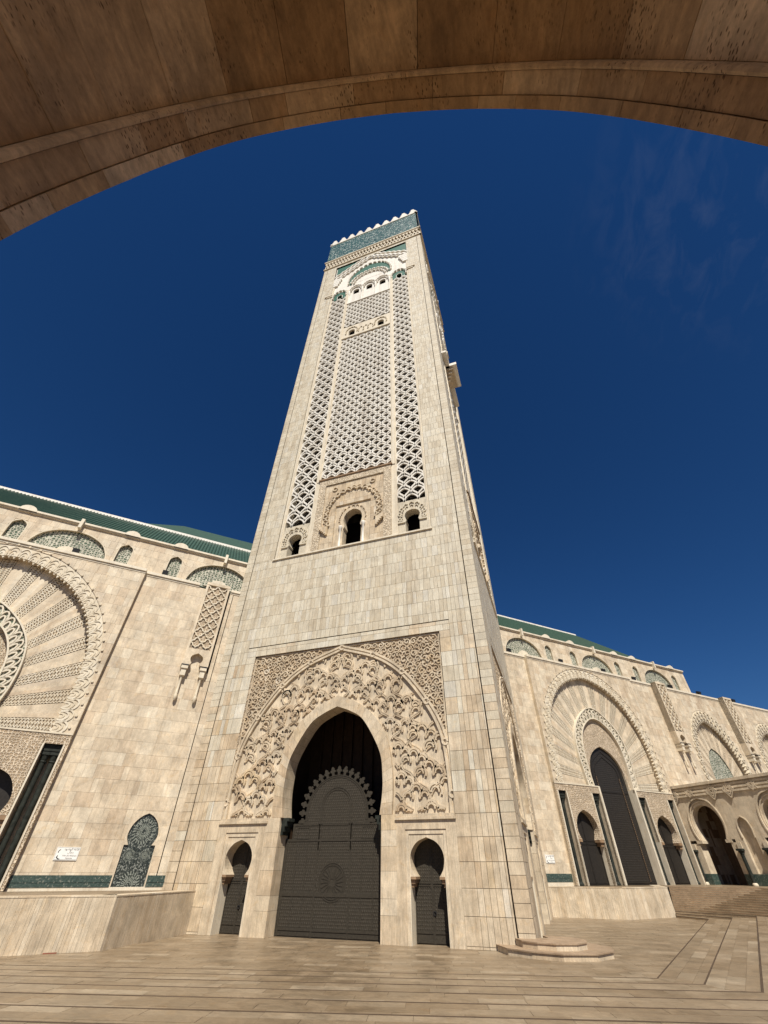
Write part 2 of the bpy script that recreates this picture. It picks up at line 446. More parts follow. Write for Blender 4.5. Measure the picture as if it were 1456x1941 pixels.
a_front = [None]+[-7.77-2.17*(k-1) for k in range(1, 7)]+[-20.7, -22.5, -24.0, -25.3, -26.5, -27.7]
def NC(k):
    # near corner of contour k, on its front edge
    a = a_front[min(k, 12)] - max(0, k-12)*.6
    r = 5.94*AR[0]-6.46*AR[1] + .80*(k-1)
    return (AF[0]*a+AR[0]*r, AF[1]*a+AR[1]*r)
def FC(k):
    if k <= 3: return (14.44+1.83*(k-1), 26.1-.38*(k-1))
    a = IC(k); l = 5.5+1.35*(k-3); return (a[0]+.74*l, a[1]-.67*l)
def IC(k): return (12.56+.58*(k-1), 28.4+.14*(k-1))
def LE(k): return (12.26+.045*(k-1), 28.9+.227*(k-1))
def FL(k):
    a = a_front[min(k, 12)] - max(0, k-12)*.6
    return (AF[0]*a-AR[0]*60, AF[1]*a-AR[1]*60)

# ground sheet: base under everything, out to the horizon
mb = MB(); S = 900
mb.poly([(-S, -S, -.09), (S, -S, -.09), (S, S, -.09), (-S, S, -.09)])
g = mb.build('ground', M_PAVE); g['kind'] = 'structure'
mb = MB(); c1 = [FL(1), NC(1), FC(1), IC(1), (12.26, 40), (-60, 40)]
mb.poly([(*p, -.02) for p in c1])
floor = mb.build('court_floor', M_MORTAR); floor['kind'] = 'structure'
reg = [FL(1), NC(1), FC(1), (10, 34), (-62, 12)]
sl_ = [(p, 0.0) for p in pave(reg, AR, .5, (.8, 2.2), .005) if any(-30 < a[0] < 25 for a in p)]
emit_floor(sl_, M_PAVE, floor, 300)

steps = MB(); noses = []; paves = []
for k in range(1, 16):
    z0, z1 = (k-1)*RIS, k*RIS
    cA = [FL(k), NC(k), FC(k), IC(k), LE(k)]; cB = [FL(k+1), NC(k+1), FC(k+1), IC(k+1), LE(k+1)]
    if k == 12: cB[0] = (cB[0][0]-AF[0]*40, cB[0][1]-AF[1]*40); cB[1] = (cB[1][0]-AF[0]*40, cB[1][1]-AF[1]*40)
    if k == 15: cB[2] = (60, 20); cB[3] = (60, 60); cB[4] = (12.9, 45); cB[1] = (60, -60)
    for i in range(4):
        if k > 12 and i == 0: continue
        # riser
        steps.poly([(*cA[i], z0-.1), (*cA[i+1], z0-.1), (*cA[i+1], z1-.045), (*cA[i], z1-.045)])
        # tread bed
        steps.poly([(*cA[i], z1-.045), (*cA[i+1], z1-.045), (*cB[i+1], z1-.045), (*cB[i], z1-.045)])
        # nosing slab and paving behind it
        a, b = cA[i], cA[i+1]; dx, dy = b[0]-a[0], b[1]-a[1]; l = math.hypot(dx, dy); dv = (dx/l, dy/l); nv = (dv[1], -dv[0])
        quad = [a, cB[i], cB[i+1], b]
        sgn = sum(p[0]*q[1]-q[0]*p[1] for p, q in zip(quad, quad[1:]+quad[:1]))
        if sgn < 0: quad = quad[::-1]
        wn = .09 if i == 0 else (.055 if k <= 3 else .035)
        nose = clip(quad, nv[0], nv[1], nv[0]*a[0]+nv[1]*a[1]+wn)
        if len(nose) > 2: noses.append((nose, z1))
        body = clip(quad, -nv[0], -nv[1], -(nv[0]*a[0]+nv[1]*a[1]+wn+.006))
        if len(body) > 2 and (i < 2 or i == 2):
            if i == 0 and k <= 9: body = clip(clip(body, -AR[0], -AR[1], 30), AR[0], AR[1], 40)
            if len(body) > 2 and not (k > 9 and i == 0): paves += [(p, z1) for p in pave(body, dv, .52 if i == 0 else .55, (.9, 2.6), .004)]
            elif len(body) > 2: paves.append((body, z1))
        elif len(body) > 2: paves.append((body, z1))
st = steps.build('court_steps', M_PAVE); st['kind'] = 'structure'
emit_floor(paves, M_PAVE, st, 300)
FZ = lambda u, v, d: (u, v, d)
for p, z in noses:
    mb = MB(); mb.prism(FZ, p, z-.05, z+.002, .2); mb.build('nosing', M_NOSE if z < 3.5*RIS or min(a[1] for a in p) < 10 else M_BROWN, st)

# terrace the mosque stands on
mb = MB()
LP = [(-22.0, 0.0), (-21.1, -8.0), (-45, -32)]
RP = [(1.0, 24.3), (7.8, 24.2), (12.35, 29.3), (13.0, 45)]
mb.poly([(*p, ZT-.03) for p in [LP[0], LP[1], LP[2], (-60, -30), (-30, 2), (-25, .3)]])
mb.poly([(*p, ZT-.03) for p in [(1, 26), RP[0], RP[1], RP[2], LE(15), (12.9, 45)]])
mb.poly([(*p, ZT-.06) for p in [(-30, 45), (12.9, 45), (60, 45), (120, 130), (100, 160), (-30, 60)]])
te = mb.build('terrace', M_PAVE); te['kind'] = 'structure'

# ------------------------------------------------------------------ retaining walls (clad with upright slabs)
def retaining(label, pts, base, capw=.35):
    root = thing('retaining_wall', base, label, 'wall')
    core = MB(); slabs = []
    for (a, b) in zip(pts, pts[1:]):
        dx, dy = b[0]-a[0], b[1]-a[1]; l = math.hypot(dx, dy); d = (dx/l, dy/l); n = (d[1], -d[0])
        F = lambda u, v, e, a=a, d=d, n=n: (a[0]+d[0]*u+n[0]*e, a[1]+d[1]*u+n[1]*e, v)
        core.poly([F(0, -.05, -.04), F(l, -.05, -.04), F(l, ZT-.07, -.04), F(0, ZT-.07, -.04)])
        for (u0, u1, v0, v1) in tile([(0, l, 0, ZT-.07)], 2.6, (.16, .22, .30, .42), 0):
            slabs.append((F, u0, u1, v0, v1, 0, .2+.7*rng.random()))
        # coping slabs
        u = 0
        while u < l-.05:
            u2 = min(l, u+rng.uniform(.9, 1.3)); q = MB()
            q.box(F, u+.006, u2-.006, ZT-.065, ZT, -capw*3, .015, rng.random()); q.build('coping', M_TAN, root); u = u2
    core.build('wall_core', M_MORTAR, root)
    emit(slabs, M_TAN, root, 300, dep=.04, gap=.004)
    return root
retaining('low travertine retaining wall at left, slanting out from the minaret to the picture edge', [LP[2], LP[1], LP[0]], (-28, -15, 0))
retaining('low pale retaining wall under the dark mosque doors right of the minaret', [RP[0], RP[1], RP[2], RP[3]], (7, 25, 0))

# two polygonal steps round the foot of the minaret's near corner
root = thing('corner_steps', (1.6, .5, 0), 'two low polygonal stone steps round the near corner of the minaret', 'steps')
op = [(-1.15, -.02), (-.45, -1.25), (.85, -2.05), (2.35, -2.35), (3.95, -1.75), (4.75, -.4), (4.7, 1.2), (3.6, 2.6), (1.02, 2.9), (1.02, .6)]
ip = [(1.6+(x-1.6)*.62, -.1+(y+.1)*.66) for x, y in op]
for name, pp, z0, z1, mt in (('lower_step', op, 0, .27, M_TAN), ('upper_step', ip, .27, .54, M_TAN)):
    for i in range(len(pp)-2):
        a, b = pp[i], pp[i+1]; q = MB(); c = (1.6, .9)
        q.prism(FZ, [a, b, c], z0, z1-.05, rng.random()); q.build(name, M_TAN, root)
        a2 = (c[0]+(a[0]-c[0])*1.02, c[1]+(a[1]-c[1])*1.02); b2 = (c[0]+(b[0]-c[0])*1.02, c[1]+(b[1]-c[1])*1.02)
        q = MB(); q.prism(FZ, [a2, b2, c], z1-.049, z1, rng.random()*.4, back=True); q.build('tread', M_TREAD, root)

# ------------------------------------------------------------------ the minaret
XC = -12.0
FRONT = lambda u, v, d: (u, -d, v)
RIGHT = lambda u, v, d: (1+d, 1-u, v)
minaret = thing('minaret', (-12, 13, 0), 'tall square cream stone minaret with latticed panels and green tiled top', 'minaret')
ZTOP = 142.2
LAT_L, LAT_R, LAT_C = (-20.9, -17.45), (-6.4, -3.12), (-16.8, -7.1)

def sebka(F, rect, name, cut=None):
    """interlaced stone net: scalloped ribs, one leaf in each mesh"""
    u0, u1, v0, v1 = rect; n = max(2, round((u1-u0)/1.4)); wd = (u1-u0)/n; h = wd*1.33
    mb = MB(); d0, d1 = -.32, -.14
    e = [(.5, 0), (.485, .12), (.43, .24), (.32, .35), (.17, .44), (0, .5)]
    pet = [(0, -.40), (.01, -.16), (.06, -.02), (.15, .07), (.25, .13), (.33, .21), (.37, .30)]
    rows = math.ceil((v1-v0)/(h/2))+1
    for j in range(rows+1):
        cy = v0+j*h/2
        for i in range(n+1):
            cx = u0+i*wd+(wd/2 if j % 2 else 0)
            if cx > u1+.01: continue
            if cut and cut(cx, cy): continue
            for sx in (-1, 1):
                for sy in (-1, 1):
                    if sy < 0: continue
                    p = [(cx+sx*a*wd, cy+b*h) for a, b in e]
                    p = [q for q in p if u0-.02 <= q[0] <= u1+.02 and v0-.02 <= q[1] <= v1+.02]
                    if len(p) > 1: mb.ribbon(F, p, BAR(.175, d0, d1), rng.random())
            if v0+.3 < cy < v1-.2:
                for sx in (-1, 1):
                    p = [(cx+sx*a*wd, cy+b*h) for a, b in pet]; p = [q for q in p if u0 <= q[0] <= u1]
                    if len(p) > 1: mb.ribbon(F, p, BAR(.20, d0, d1-.03), rng.random())
    return mb.build(name, M_WHITE, minaret)

SIDE_ARCH = [(.78, 30.35), (.78, 32.0), (.66, 32.15), (.86, 32.75), (.80, 33.2), (.5, 33.52), (0, 33.65)]
HS = [(1.12, 30.35), (1.12, 33.2), (.95, 33.3), (1.16, 34.1), (1.12, 34.8), (.75, 35.5), (0, 35.85)]
def hole_panel(mb, F, half, xc, rect, d, depth, inner, t=.5, n=24):
    c = arch(half, xc, n); ring_fill(mb, F, c, rect, d, t)
    mb.strip(F, c, c, d, d-depth, t)
    return c
def lobes(mb, F, c, n, r, w, d0, d1, t=.6):
    """row of small half-round lobes along a curve"""
    k = resample(c, n)
    for a, b in zip(k, k[1:]):
        mx, my = (a[0]+b[0])/2, (a[1]+b[1])/2; an = math.degrees(math.atan2(b[1]-a[1], b[0]-a[0]))
        mb.ribbon(F, arc(mx, my, r, an, an+180, 7), BAR(w, d0, d1), t)

def face(F, full):
    # ---------- plain cladding
    if True:
        nar = [(-24, -22.1, 0, 30.3), (-1.95, 0, 0, 30.3)]
        mid = [(-22.1, -1.95, 19.93, 30.3)]
        upp = [(-24, -21.4, 30.3, 122.9), (-2.75, 0, 30.3, 122.9), (-21.4, -2.75, 121.6, 122.9)]
        strips = [(-25, -24.07, 0, 122.9), (.07, 1, 0, 122.9)]
        band = [(-22.1, -21.12, 0, 18.97), (-2.88, -1.95, 0, 18.97), (-22.1, -1.95, 18.97, 19.87)]
        S = []
        for rc in tile(nar, 1.213, (.35, .36, .37), .13, True): S.append((F, *rc, 0, rng.random()))
        lowS = S; S = []
        for rc in tile(mid, 1.213, (.34, .40, .46, .62), .13, False): S.append((F, *rc, 0, rng.random()))
        for rc in tile(upp, 1.213, (.36, .42, .5, .62), .13, False): S.append((F, *rc, 0, rng.random()))
        upS = S; S = []
        for rc in tile(strips, .6065, (3,), .13): S.append((F, *rc, 0, rng.random()*.7))
        for rc in tile(band, 1.213, (1.0, 1.2), .13): S.append((F, *rc, -.012, rng.random()))
        backing(nar+mid+upp+band+[(-25, -24.07, 0, 122.9), (.07, 1, 0, 122.9)], F, -.035, minaret)
        g = MB()
        for u in (-24.035, .035): g.box(F, u-.04, u+.04, 0, 122.9, -.2, -.15)
        g.box(F, -22.1, -1.95, 19.87, 19.93, -.2, -.12)
        g.build('groove_or_shade_line', M_DARK, minaret)
        al = lowS+upS+S; mk_ = [(s, s[3] < 3+rng.random()*19 and s[3] < 19.9) for s in al]; lo = [s for s, m_ in mk_ if m_]; hi = [s for s, m_ in mk_ if not m_]
        if full:
            both = sorted(hi, key=lambda s: -area([s[0](u, v, 0) for u, v in ((s[1], s[3]), (s[2], s[3]), (s[2], s[4]), (s[1], s[4]))]))
            emit(lo, M_TAN, minaret, 190, field='lower_slab_field'); emit(both, M_CREAM, minaret, 110, field='upper_slab_field')
        else:
            emit(lo, M_TAN, minaret, 0, field='lower_slab_field'); emit(hi, M_CREAM, minaret, 0, field='upper_slab_field')
    # ---------- portal: carved panel round the pointed arch
    OUT = [(9.0, 6.25), (9.02, 8.3), (8.68, 11.17), (7.42, 13.7), (5.5, 16.06), (3.2, 17.62), (0, 18.72)]
    RNG = [(4.72, 6.25), (4.80, 8.0), (4.70, 9.4), (4.27, 11.23), (3.17, 12.8), (1.7, 13.85), (0, 14.52)]
    OPN = [(3.82, 6.25), (4.0, 7.4), (4.02, 8.5), (3.76, 10.17), (2.4, 12.4), (1.2, 13.2), (0, 13.65)]
    N = 64
    co_, cn, cp = arch(OUT, XC, N), arch(RNG, XC, N), arch(OPN, XC, N)
    D = -.24
    mb = MB()
    ring_fill(mb, F, co_, (-21.12, -2.88, 6.25, 18.97), D)
    for A, B in (((-21.12, 6.25), (-21.12, 18.97)), ((-21.12, 18.97), (-2.88, 18.97)), ((-2.88, 18.97), (-2.88, 6.25))):
        mb.strip(F, [A, B], [A, B], -.01, D, .4)
    mb.build('spandrel_ground', M_CARVE_F, minaret)
    mb = MB(); mb.strip(F, co_, cn, D-.06, D-.06, .75); mb.build('arch_ground', M_TAN, minaret)
    # archivolt: voussoirs
    nv = 30
    for i in range(nv):
        q = MB(); seg = 4
        A = [between(cp, cn, (i+(j/seg)*.985+.007)/nv, 0) for j in range(seg+1)]; B = [between(cp, cn, (i+(j/seg)*.985+.007)/nv, 1) for j in range(seg+1)]
        q.prism(F, A+B[::-1], D-.1, -.02+rng.uniform(-.004, .004), rng.random()); 
        q.strip(F, A, A, D-.1, -1.5, .3)
        q.build('voussoir', M_TAN, minaret) if full else q.build('voussoir', M_TAN, minaret)
    # interlaced lobed net between archivolt and outer arch: upright scalloped hoods with crossing bands
    mb = MB()
    PO, PI_ = co_, cn
    def pin(poly, u, v):
        c = False; n_ = len(poly)
        for a in range(n_):
            (x1, y1), (x2, y2) = poly[a], poly[(a+1) % n_]
            if (y1 > v) != (y2 > v) and u < (x2-x1)*(v-y1)/(y2-y1)+x1: c = not c
        return c
    P_in = [(XC+(x-XC)*1.035, y if y < 6.4 else y+.10) for x, y in cn]; P_out = [(XC+(x-XC)*.98, y if y < 6.4 else y-.18) for x, y in co_]
    okp = lambda p: p[1] > 6.38 and pin(P_out, *p) and not pin(P_in, *p)
    def lay(path, prof, t):
        run = []
        for p in path+[None]:
            if p is not None and okp(p): run.append(p)
            else:
                if len(run) > 2: mb.ribbon(F, run, prof, t)
                run = []
    rows, cells = 4, 12
    for k in range(rows):
        for i in range(cells+1):
            off = .5 if k % 2 else 0
            t = (i+off)/cells; r_ = (k+.52)/rows+.02
            if t > 1.02: continue
            cx, cy = between(cn, co_, t, r_)
            sc3 = .98+.14*k; tt = rng.random(); hh = .02*((i+k) % 2)
            for (ox, oy, r1) in ((-.54, -.08, .34), (0, .24, .37), (.54, -.08, .34)):
                x, y, r1 = cx+ox*sc3, cy+oy*sc3, r1*sc3
                lay(arc(x, y, r1, 205, -25, 12), [(-.075, D-.06), (-.075, D+.06+hh), (.075, D+.06+hh), (.075, D-.06)], tt)
                lay(arc(x, y, r1*.56, 190, -10, 9), [(-.05, D-.06), (-.05, D+.10+hh), (.05, D+.10+hh), (.05, D-.06)], tt)
            for e in (-1, 1):
                lay([(cx+e*a*sc3, cy+b*sc3) for a, b in ((.80, -.12), (.82, -.34), (.70, -.55), (.46, -.66), (.24, -.78), (.10, -.95), (0, -1.12))], [(-.09, D-.06), (-.09, D+.05+hh), (-.02, D+.05+hh), (-.02, D+.02), (.02, D+.02), (.02, D+.05+hh), (.09, D+.05+hh), (.09, D-.06)], tt)
    mb.build('interlace_relief', M_TAN, minaret, kind='stuff')
    mb = MB()
    mb.ribbon(F, co_, DBL(.46, D-.06, D+.17), .7)
    for i in range(2, N-1, 6): mb.ribbon(F, arc(co_[i][0], co_[i][1], .2, 0, 330, 10), BAR(.12, D, D+.21), .8)
    mb.ribbon(F, [(-21.0, 6.25), (-21.0, 18.85), (-3.0, 18.85), (-3.0, 6.25)], BAR(.14, D, D+.1), .6)
    mb.build('arch_moulding', M_TAN, minaret)
    # arabesque scrolls in the spandrels
    mb = MB()
    def above(u, v):
        a = abs(u-XC)
        for (p, q) in zip(OUT, OUT[1:]):
            if q[0] <= a <= p[0]: return v > p[1]+(q[1]-p[1])*(p[0]-a)/((p[0]-q[0]) or 1)+.42
        return a > 9.0
    v = 8.6
    while v < 18.7:
        u = -20.85+(.29 if int(v*10) % 2 else 0)
        while u < -3.1:
            if above(u, v) and v < 18.68:
                a0 = rng.uniform(0, 360); s_ = rng.choice((-1, 1)); r1 = rng.uniform(.26, .36)
                mb.ribbon(F, [(u+r1*(1-.78*i/13)*math.cos(R(a0+s_*34*i)), v+r1*(1-.78*i/13)*math.sin(R(a0+s_*34*i))) for i in range(14)], BAR(.085, D, D+.11), rng.random())
                b0 = a0+180; lf = [(0, 0), (.12, .06), (.26, .02), (.34, -.06), (.2, -.1), (.08, -.07)]
                mb.prism(F, [(u+.2*math.cos(R(b0))+x*math.cos(R(b0))-y*math.sin(R(b0)), v+.2*math.sin(R(b0))+x*math.sin(R(b0))+y*math.cos(R(b0))) for x, y in lf], D, D+.09, rng.random())
            u += .60
        v += .52
    mb.build('arabesque_relief', M_TAN, minaret, kind='stuff')
    # ---------- lower portal: piers, side doors
    for s_ in (-1, 1):
        U = lambda a, s_=s_: XC+s_*a
        def bx(q, a0, a1, v0, v1, d0, d1, t=.5): q.box(F, min(U(a0), U(a1)), max(U(a0), U(a1)), v0, v1, d0, d1, t)
        v = 0
        for v1 in (1.25, 2.0, 3.3, 4.55, 5.4, 6.25):
            q = MB(); bx(q, 3.95, 5.03, v+.006, v1-.006, -1.45, -.02, rng.random()); q.build('pier_block', M_TAN, minaret); v = v1
        q = MB(); bx(q, 4.97, 9.15, 5.93, 6.07, -.4, .10, .4); bx(q, 5.0, 9.1, 6.07, 6.24, -.4, .04, .5); q.build('door_cornice', M_TAN, minaret)
        dc = 7.03
        q = MB()
        bx(q, 5.03, 5.65, 0, 5.93, -.3, -.03, .35); bx(q, 8.42, 9.12, 0, 5.93, -.3, -.03, .6); bx(q, 5.65, 8.42, 5.42, 5.93, -.3, -.03, .5)
        q.build('door_surround', M_TAN, minaret)
        q = MB()
        bx(q, 5.65, 5.86, 0, 5.42, -.3, -.09, .8); bx(q, 8.2, 8.42, 0, 5.42, -.3, -.09, .75); bx(q, 5.86, 8.2, 5.17, 5.42, -.3, -.09, .7)
        q.build('door_fillet', M_TAN, minaret)
        ARC = [(.76, 3.05), (1.02, 3.4), (1.12, 3.95), (.98, 4.4), (.6, 4.78), (0, 5.0)]
        c = arch(ARC, U(dc), 28); q = MB()
        ring_fill(q, F, c, (U(dc)-1.17, U(dc)+1.17, 3.05, 5.17), -.14, .7); q.strip(F, c, c, -.14, -1.15, .45)
        q.build('horseshoe_arch', M_TAN, minaret)
        q = MB()
        for e in (-1, 1):
            a = U(dc)+e*1.12; q.box(F, min(a, a-e*.36), max(a, a-e*.36), 2.92, 3.05, -1.15, -.12, .5)
            q.box(F, min(a, a-e*.26), max(a, a-e*.26), 2.72, 2.92, -1.1, -.25, .4); q.box(F, min(a, a-e*.16), max(a, a-e*.16), 2.55, 2.72, -1.1, -.35, .3)
        q.build_by('impost', M_BROWN, minaret, lambda c, x=U(dc): (c[0] if F is FRONT else 1-c[1]) > x)
        q = MB()
        for e in (-1, 1):
            a = U(dc)+e*1.12; q.box(F, min(a, a+e*.05), max(a, a+e*.05), 0, 3.05, -1.15, -.12, .65)
        q.build_by('jamb', M_TRIM, minaret, lambda c, x=U(dc): (c[0] if F is FRONT else 1-c[1]) > x)
        # door leaf pair
        dr = MB(); dr.box(F, U(dc)-1.13, U(dc)+1.13, 0, 5.1, -1.3, -1.12, .5); dob = dr.build('side_door', M_DOOR, minaret)
        q = MB()
        for a in (-1.09, -.04, .04, 1.09): q.box(F, U(dc)+a-.035, U(dc)+a+.035, .02, 5.0, -1.13, -1.08)
        for vv in (.1, .5, 2.62, 2.75): q.box(F, U(dc)-1.1, U(dc)+1.1, vv-.04, vv+.04, -1.13, -1.085)
        q.build('door_frame', M_DOOR, dob)
        q = MB()
        for i in range(14):
            for j in range(24):
                x, y = U(dc)-1.0+i*.148, .65+j*.17
                if abs(x-U(dc)) < .09: continue
                b = [F(x-.06, y, -1.12), F(x, y-.07, -1.12), F(x+.06, y, -1.12), F(x, y+.07, -1.12)]; tp = F(x, y, -1.098)
                for m_ in range(4): q.poly([b[m_], b[(m_+1) % 4], tp])
        q.build('stud_pattern', M_DOOR, dob, kind='stuff')
        q = MB(); q.ribbon(F, arc(U(dc)+.1, 1.35, .09, 0, 330, 10), BAR(.03, -1.12, -1.04)); q.build('ring_handle', M_LAMP, dob)
    # ---------- main door
    dd = -1.24
    C0 = (XC, 6.45); crest = []
    nt_ = 19
    for i in range(nt_):
        a = 188-196*i/(nt_-1); 
        for (da, r_) in ((-2.2, 2.52), (-2.2, 2.70), (-4.4, 2.74), (-4.4, 2.86), (-2.4, 2.90), (-2.0, 3.02), (0, 3.12), (2.0, 3.02), (2.4, 2.90), (4.4, 2.86), (4.4, 2.74), (2.2, 2.70), (2.2, 2.52)):
            crest.append((C0[0]+r_*math.cos(R(a-da)), C0[1]+r_*math.sin(R(a-da))))
    ol = [(XC-4.0, 0), (XC-4.0, 5.05), (XC-3.45, 5.05), (XC-3.45, 5.95), (XC-2.75, 5.95)]+crest+[(XC+2.75, 5.95), (XC+3.45, 5.95), (XC+3.45, 5.05), (XC+4.0, 5.05), (XC+4.0, 0)]
    q = MB(); q.prism(F, ol, dd-.14, dd, back=True); door = q.build('portal_door', M_DOOR, minaret)
    q = MB()
    for a in (-3.93, -3.78, -1.28, 1.28, 3.78, 3.93): q.box(F, XC+a-.06, XC+a+.06, .02, 5.0 if abs(a) > 3 else 5.9, dd, dd+.03)
    for vv in (.12, .36, 2.02, 2.12, 4.95): q.box(F, XC-3.9, XC+3.9, vv-.05, vv+.05, dd, dd+.035)
    q.box(F, XC-3.3, XC+3.3, 5.82, 5.9, dd, dd+.03)
    for a in (-2.55, 2.55):
        for x in (-.42, .42): q.box(F, XC+a+x-.03, XC+a+x+.03, .5, 4.8, dd, dd+.028)
        q.ribbon(F, [(XC+a-.45, 5.05), (XC+a-.45, 5.7), (XC+a+.45, 5.7), (XC+a+.45, 5.05), (XC+a-.45, 5.05)], BAR(.06, dd, dd+.028))
    for r_ in (2.48, 2.35): q.ribbon(F, arc(XC, 6.45, r_, -8, 188, 40), BAR(.06, dd, dd+.028))
    for r_ in (1.25, 1.1): q.ribbon(F, [(XC-r_, 4.4)]+arc(XC, 6.9, r_, 180, 0, 24)+[(XC+r_, 4.4)], BAR(.07, dd, dd+.03))
    q.build('door_frame', M_DOOR, door)
    q = MB()
    for i in range(20):
        a = i*18; q.ribbon(F, [(XC+.22*math.cos(R(a)), 2.72+.22*math.sin(R(a))), (XC+.5*math.cos(R(a)), 2.72+.5*math.sin(R(a))), (XC+.82*math.cos(R(a+4)), 2.72+.82*math.sin(R(a+4)))], BAR(.07, dd, dd+.03))
    for r_ in (.2, .88, 1.0): q.ribbon(F, arc(XC, 2.72, r_, 0, 360, 36), BAR(.05, dd, dd+.03))
    q.build('rosette', M_DOOR, door)
    q = MB()
    for j in range(55):
        for i in range(50):
            x, y = XC-3.7+i*.151+(.075 if j % 2 else 0), .5+j*.165
            if y > 5.8 and math.hypot(x-XC, y-6.45) > 2.3: continue
            if y > 4.8 and abs(x-XC) > 3.3: continue
            if math.hypot(x-XC, y-2.72) < 1.0: continue
            b = [F(x-.06, y, dd), F(x, y-.07, dd), F(x+.06, y, dd), F(x, y+.07, dd)]; tp = F(x, y, dd+.022)
            for m_ in range(4): q.poly([b[m_], b[(m_+1) % 4], tp])
    q.build('stud_pattern', M_DOOR, door, kind='stuff')
    # capitals under the archivolt, dark void behind the door
    q = MB()
    for s_ in (-1, 1):
        a = XC+s_*3.95
        for (w_, v0, v1) in ((.55, 6.05, 6.25), (.42, 5.75, 6.05), (.28, 5.45, 5.75), (.16, 5.25, 5.45)): q.box(F, min(a, a-s_*w_), max(a, a-s_*w_), v0, v1, -1.2, -.3)
    q.build_by('capital', M_MARBLE, minaret, lambda c: c[0]+c[1] > (-12 if F is FRONT else 14))
    q = MB()
    q.box(F, XC-5.2, XC+5.2, -.02, 15, -6, -5.9)
    for a in (XC-5.2, XC+5.1): q.box(F, a, a+.1, -.02, 15, -6, -1.5)
    q.box(F, XC-5.2, XC+5.2, 14.9, 15, -6, -1.5)
    for i in range(9): q.box(F, XC-4+i, XC-3.86+i, 0, 14.9, -5.9, -5.6)
    q.build('hall_lining', M_WOOD, minaret)
    # ---------- tall panel above
    PB = -1.5
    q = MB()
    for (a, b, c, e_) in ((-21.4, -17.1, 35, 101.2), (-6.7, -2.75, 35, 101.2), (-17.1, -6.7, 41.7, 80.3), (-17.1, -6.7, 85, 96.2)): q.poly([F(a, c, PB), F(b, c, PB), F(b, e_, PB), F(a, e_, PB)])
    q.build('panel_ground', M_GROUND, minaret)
    q = MB()
    for a, b in ((-21.4, -20.9), (-3.12, -2.75)):
        q.box(F, a, b, 30.36, 113, PB, -.10, .7); q.box(F, a+.14, b-.14, 30.36, 113, -.1, -.03, .8)
    for a, b in ((-17.45, -16.8), (-7.1, -6.4)):
        q.box(F, a, b, 30.36, 104, PB, -.10, .7); q.box(F, a+.18, b-.18, 41.6 if a < 0 else 41, 104, -.1, .0, .85)
    q.build_by('mullion', M_TRIM, minaret, lambda c: sum((c[0] if F is FRONT else 1-c[1]) > x for x in (-19, -12, -5)))
    q = MB(); q.box(F, -21.5, -2.65, 30.18, 30.36, -.75, .16, .8, True); q.build('sill', M_TRIM, minaret)
    sebka(F, (LAT_L[0], LAT_L[1], 34.9, 101.2), 'stone_lattice')
    sebka(F, (LAT_R[0], LAT_R[1], 34.9, 101.2), 'stone_lattice')
    sebka(F, (LAT_C[0], LAT_C[1], 41.75, 80.2), 'stone_lattice')
    sebka(F, (LAT_C[0], LAT_C[1], 84.9, 96.1), 'stone_lattice')
    # side horseshoe windows
    for (a, b) in (LAT_L, LAT_R):
        xc = (a+b)/2; q = MB(); hole_panel(q, F, SIDE_ARCH, xc, (a, b, 30.36, 35.0), -.16, 1.0, None, .4)
        lobes(q, F, arch([(1.25, 32.0), (1.38, 33.0), (1.1, 34.0), (0, 34.6)], xc, 30), 9, .22, .12, -.16, -.02)
        lobes(q, F, arch([(1.0, 32.0), (1.12, 33.0), (.85, 33.8), (0, 34.2)], xc, 30), 9, .16, .08, -.16, -.04)
        for e in (-1, 1): q.box(F, xc+e*1.2-.42, xc+e*1.2+.42, 31.85, 32.0, -.16, 0, .6)
        wob = q.build('arched_window', M_CREAM, minaret)
        q = MB(); q.box(F, a, b, 30.3, 35, -3.2, -3.0); q.build('window_dark_panel', M_VOID, wob)
    # central niche
    q = MB()
    for (a, b, c, d_) in ((-16.8, -15.85, 30.36, 41.6), (-8.05, -7.1, 30.36, 41.6), (-15.85, -8.05, 40.55, 41.6)):
        q.box(F, a, b, c, d_, PB, .02, .5)
    q.build('carved_border', M_CARVE, minaret)
    q = MB(); q.box(F, -16.95, -6.95, 41.6, 41.8, PB, .16, .2, True); q.build('niche_cornice', M_BROWN, minaret)
    q = MB()
    hole_panel(q, F, HS, XC+.05, (-14.2, -9.7, 30.36, 36.7), -.30, 1.0, None, .6)
    q.strip(F, [(-14.2, 30.36), (-14.2, 36.7), (-9.7, 36.7), (-9.7, 30.36)], [(-14.2, 30.36), (-14.2, 36.7), (-9.7, 36.7), (-9.7, 30.36)], -.30, -.12, .5)
    nch = q.build('niche_window', M_TAN, minaret)
    q = MB(); q.box(F, -14.6, -9.4, 30.3, 36.9, -4.2, -4.0); q.build('window_dark_panel', M_VOID, nch)
    q = MB()
    for s_ in (-1, 1):
        x = XC+.05+s_*1.42; F3 = lambda a, b, h, x=x: F(x+a, h, -.2+b)
        q.lathe(F3, [(.2, 30.36), (.2, 30.5), (.13, 30.6), (.13, 32.9), (.2, 33.0), (.24, 33.3), (.24, 33.4), (0, 33.4)], 10)
        q.build('column', M_WHITE, minaret, smooth=True); q = MB()
    NR = [(-15.85, -14.2, 30.36, 40.55), (-9.7, -8.05, 30.36, 40.55), (-14.2, -9.7, 36.7, 40.55)]
    backing(NR, F, -.16, minaret)
    emit([(F, *rc, -.12, rng.random()) for rc in tile(NR, 1.0, (.45, .6), .3)], M_TAN, minaret, 0, field='niche_slab_field')
    q = MB()
    lc = arch([(2.75, 33.6), (3.1, 35.3), (2.75, 37.0), (1.6, 38.4), (0, 38.9)], XC+.05, 60)
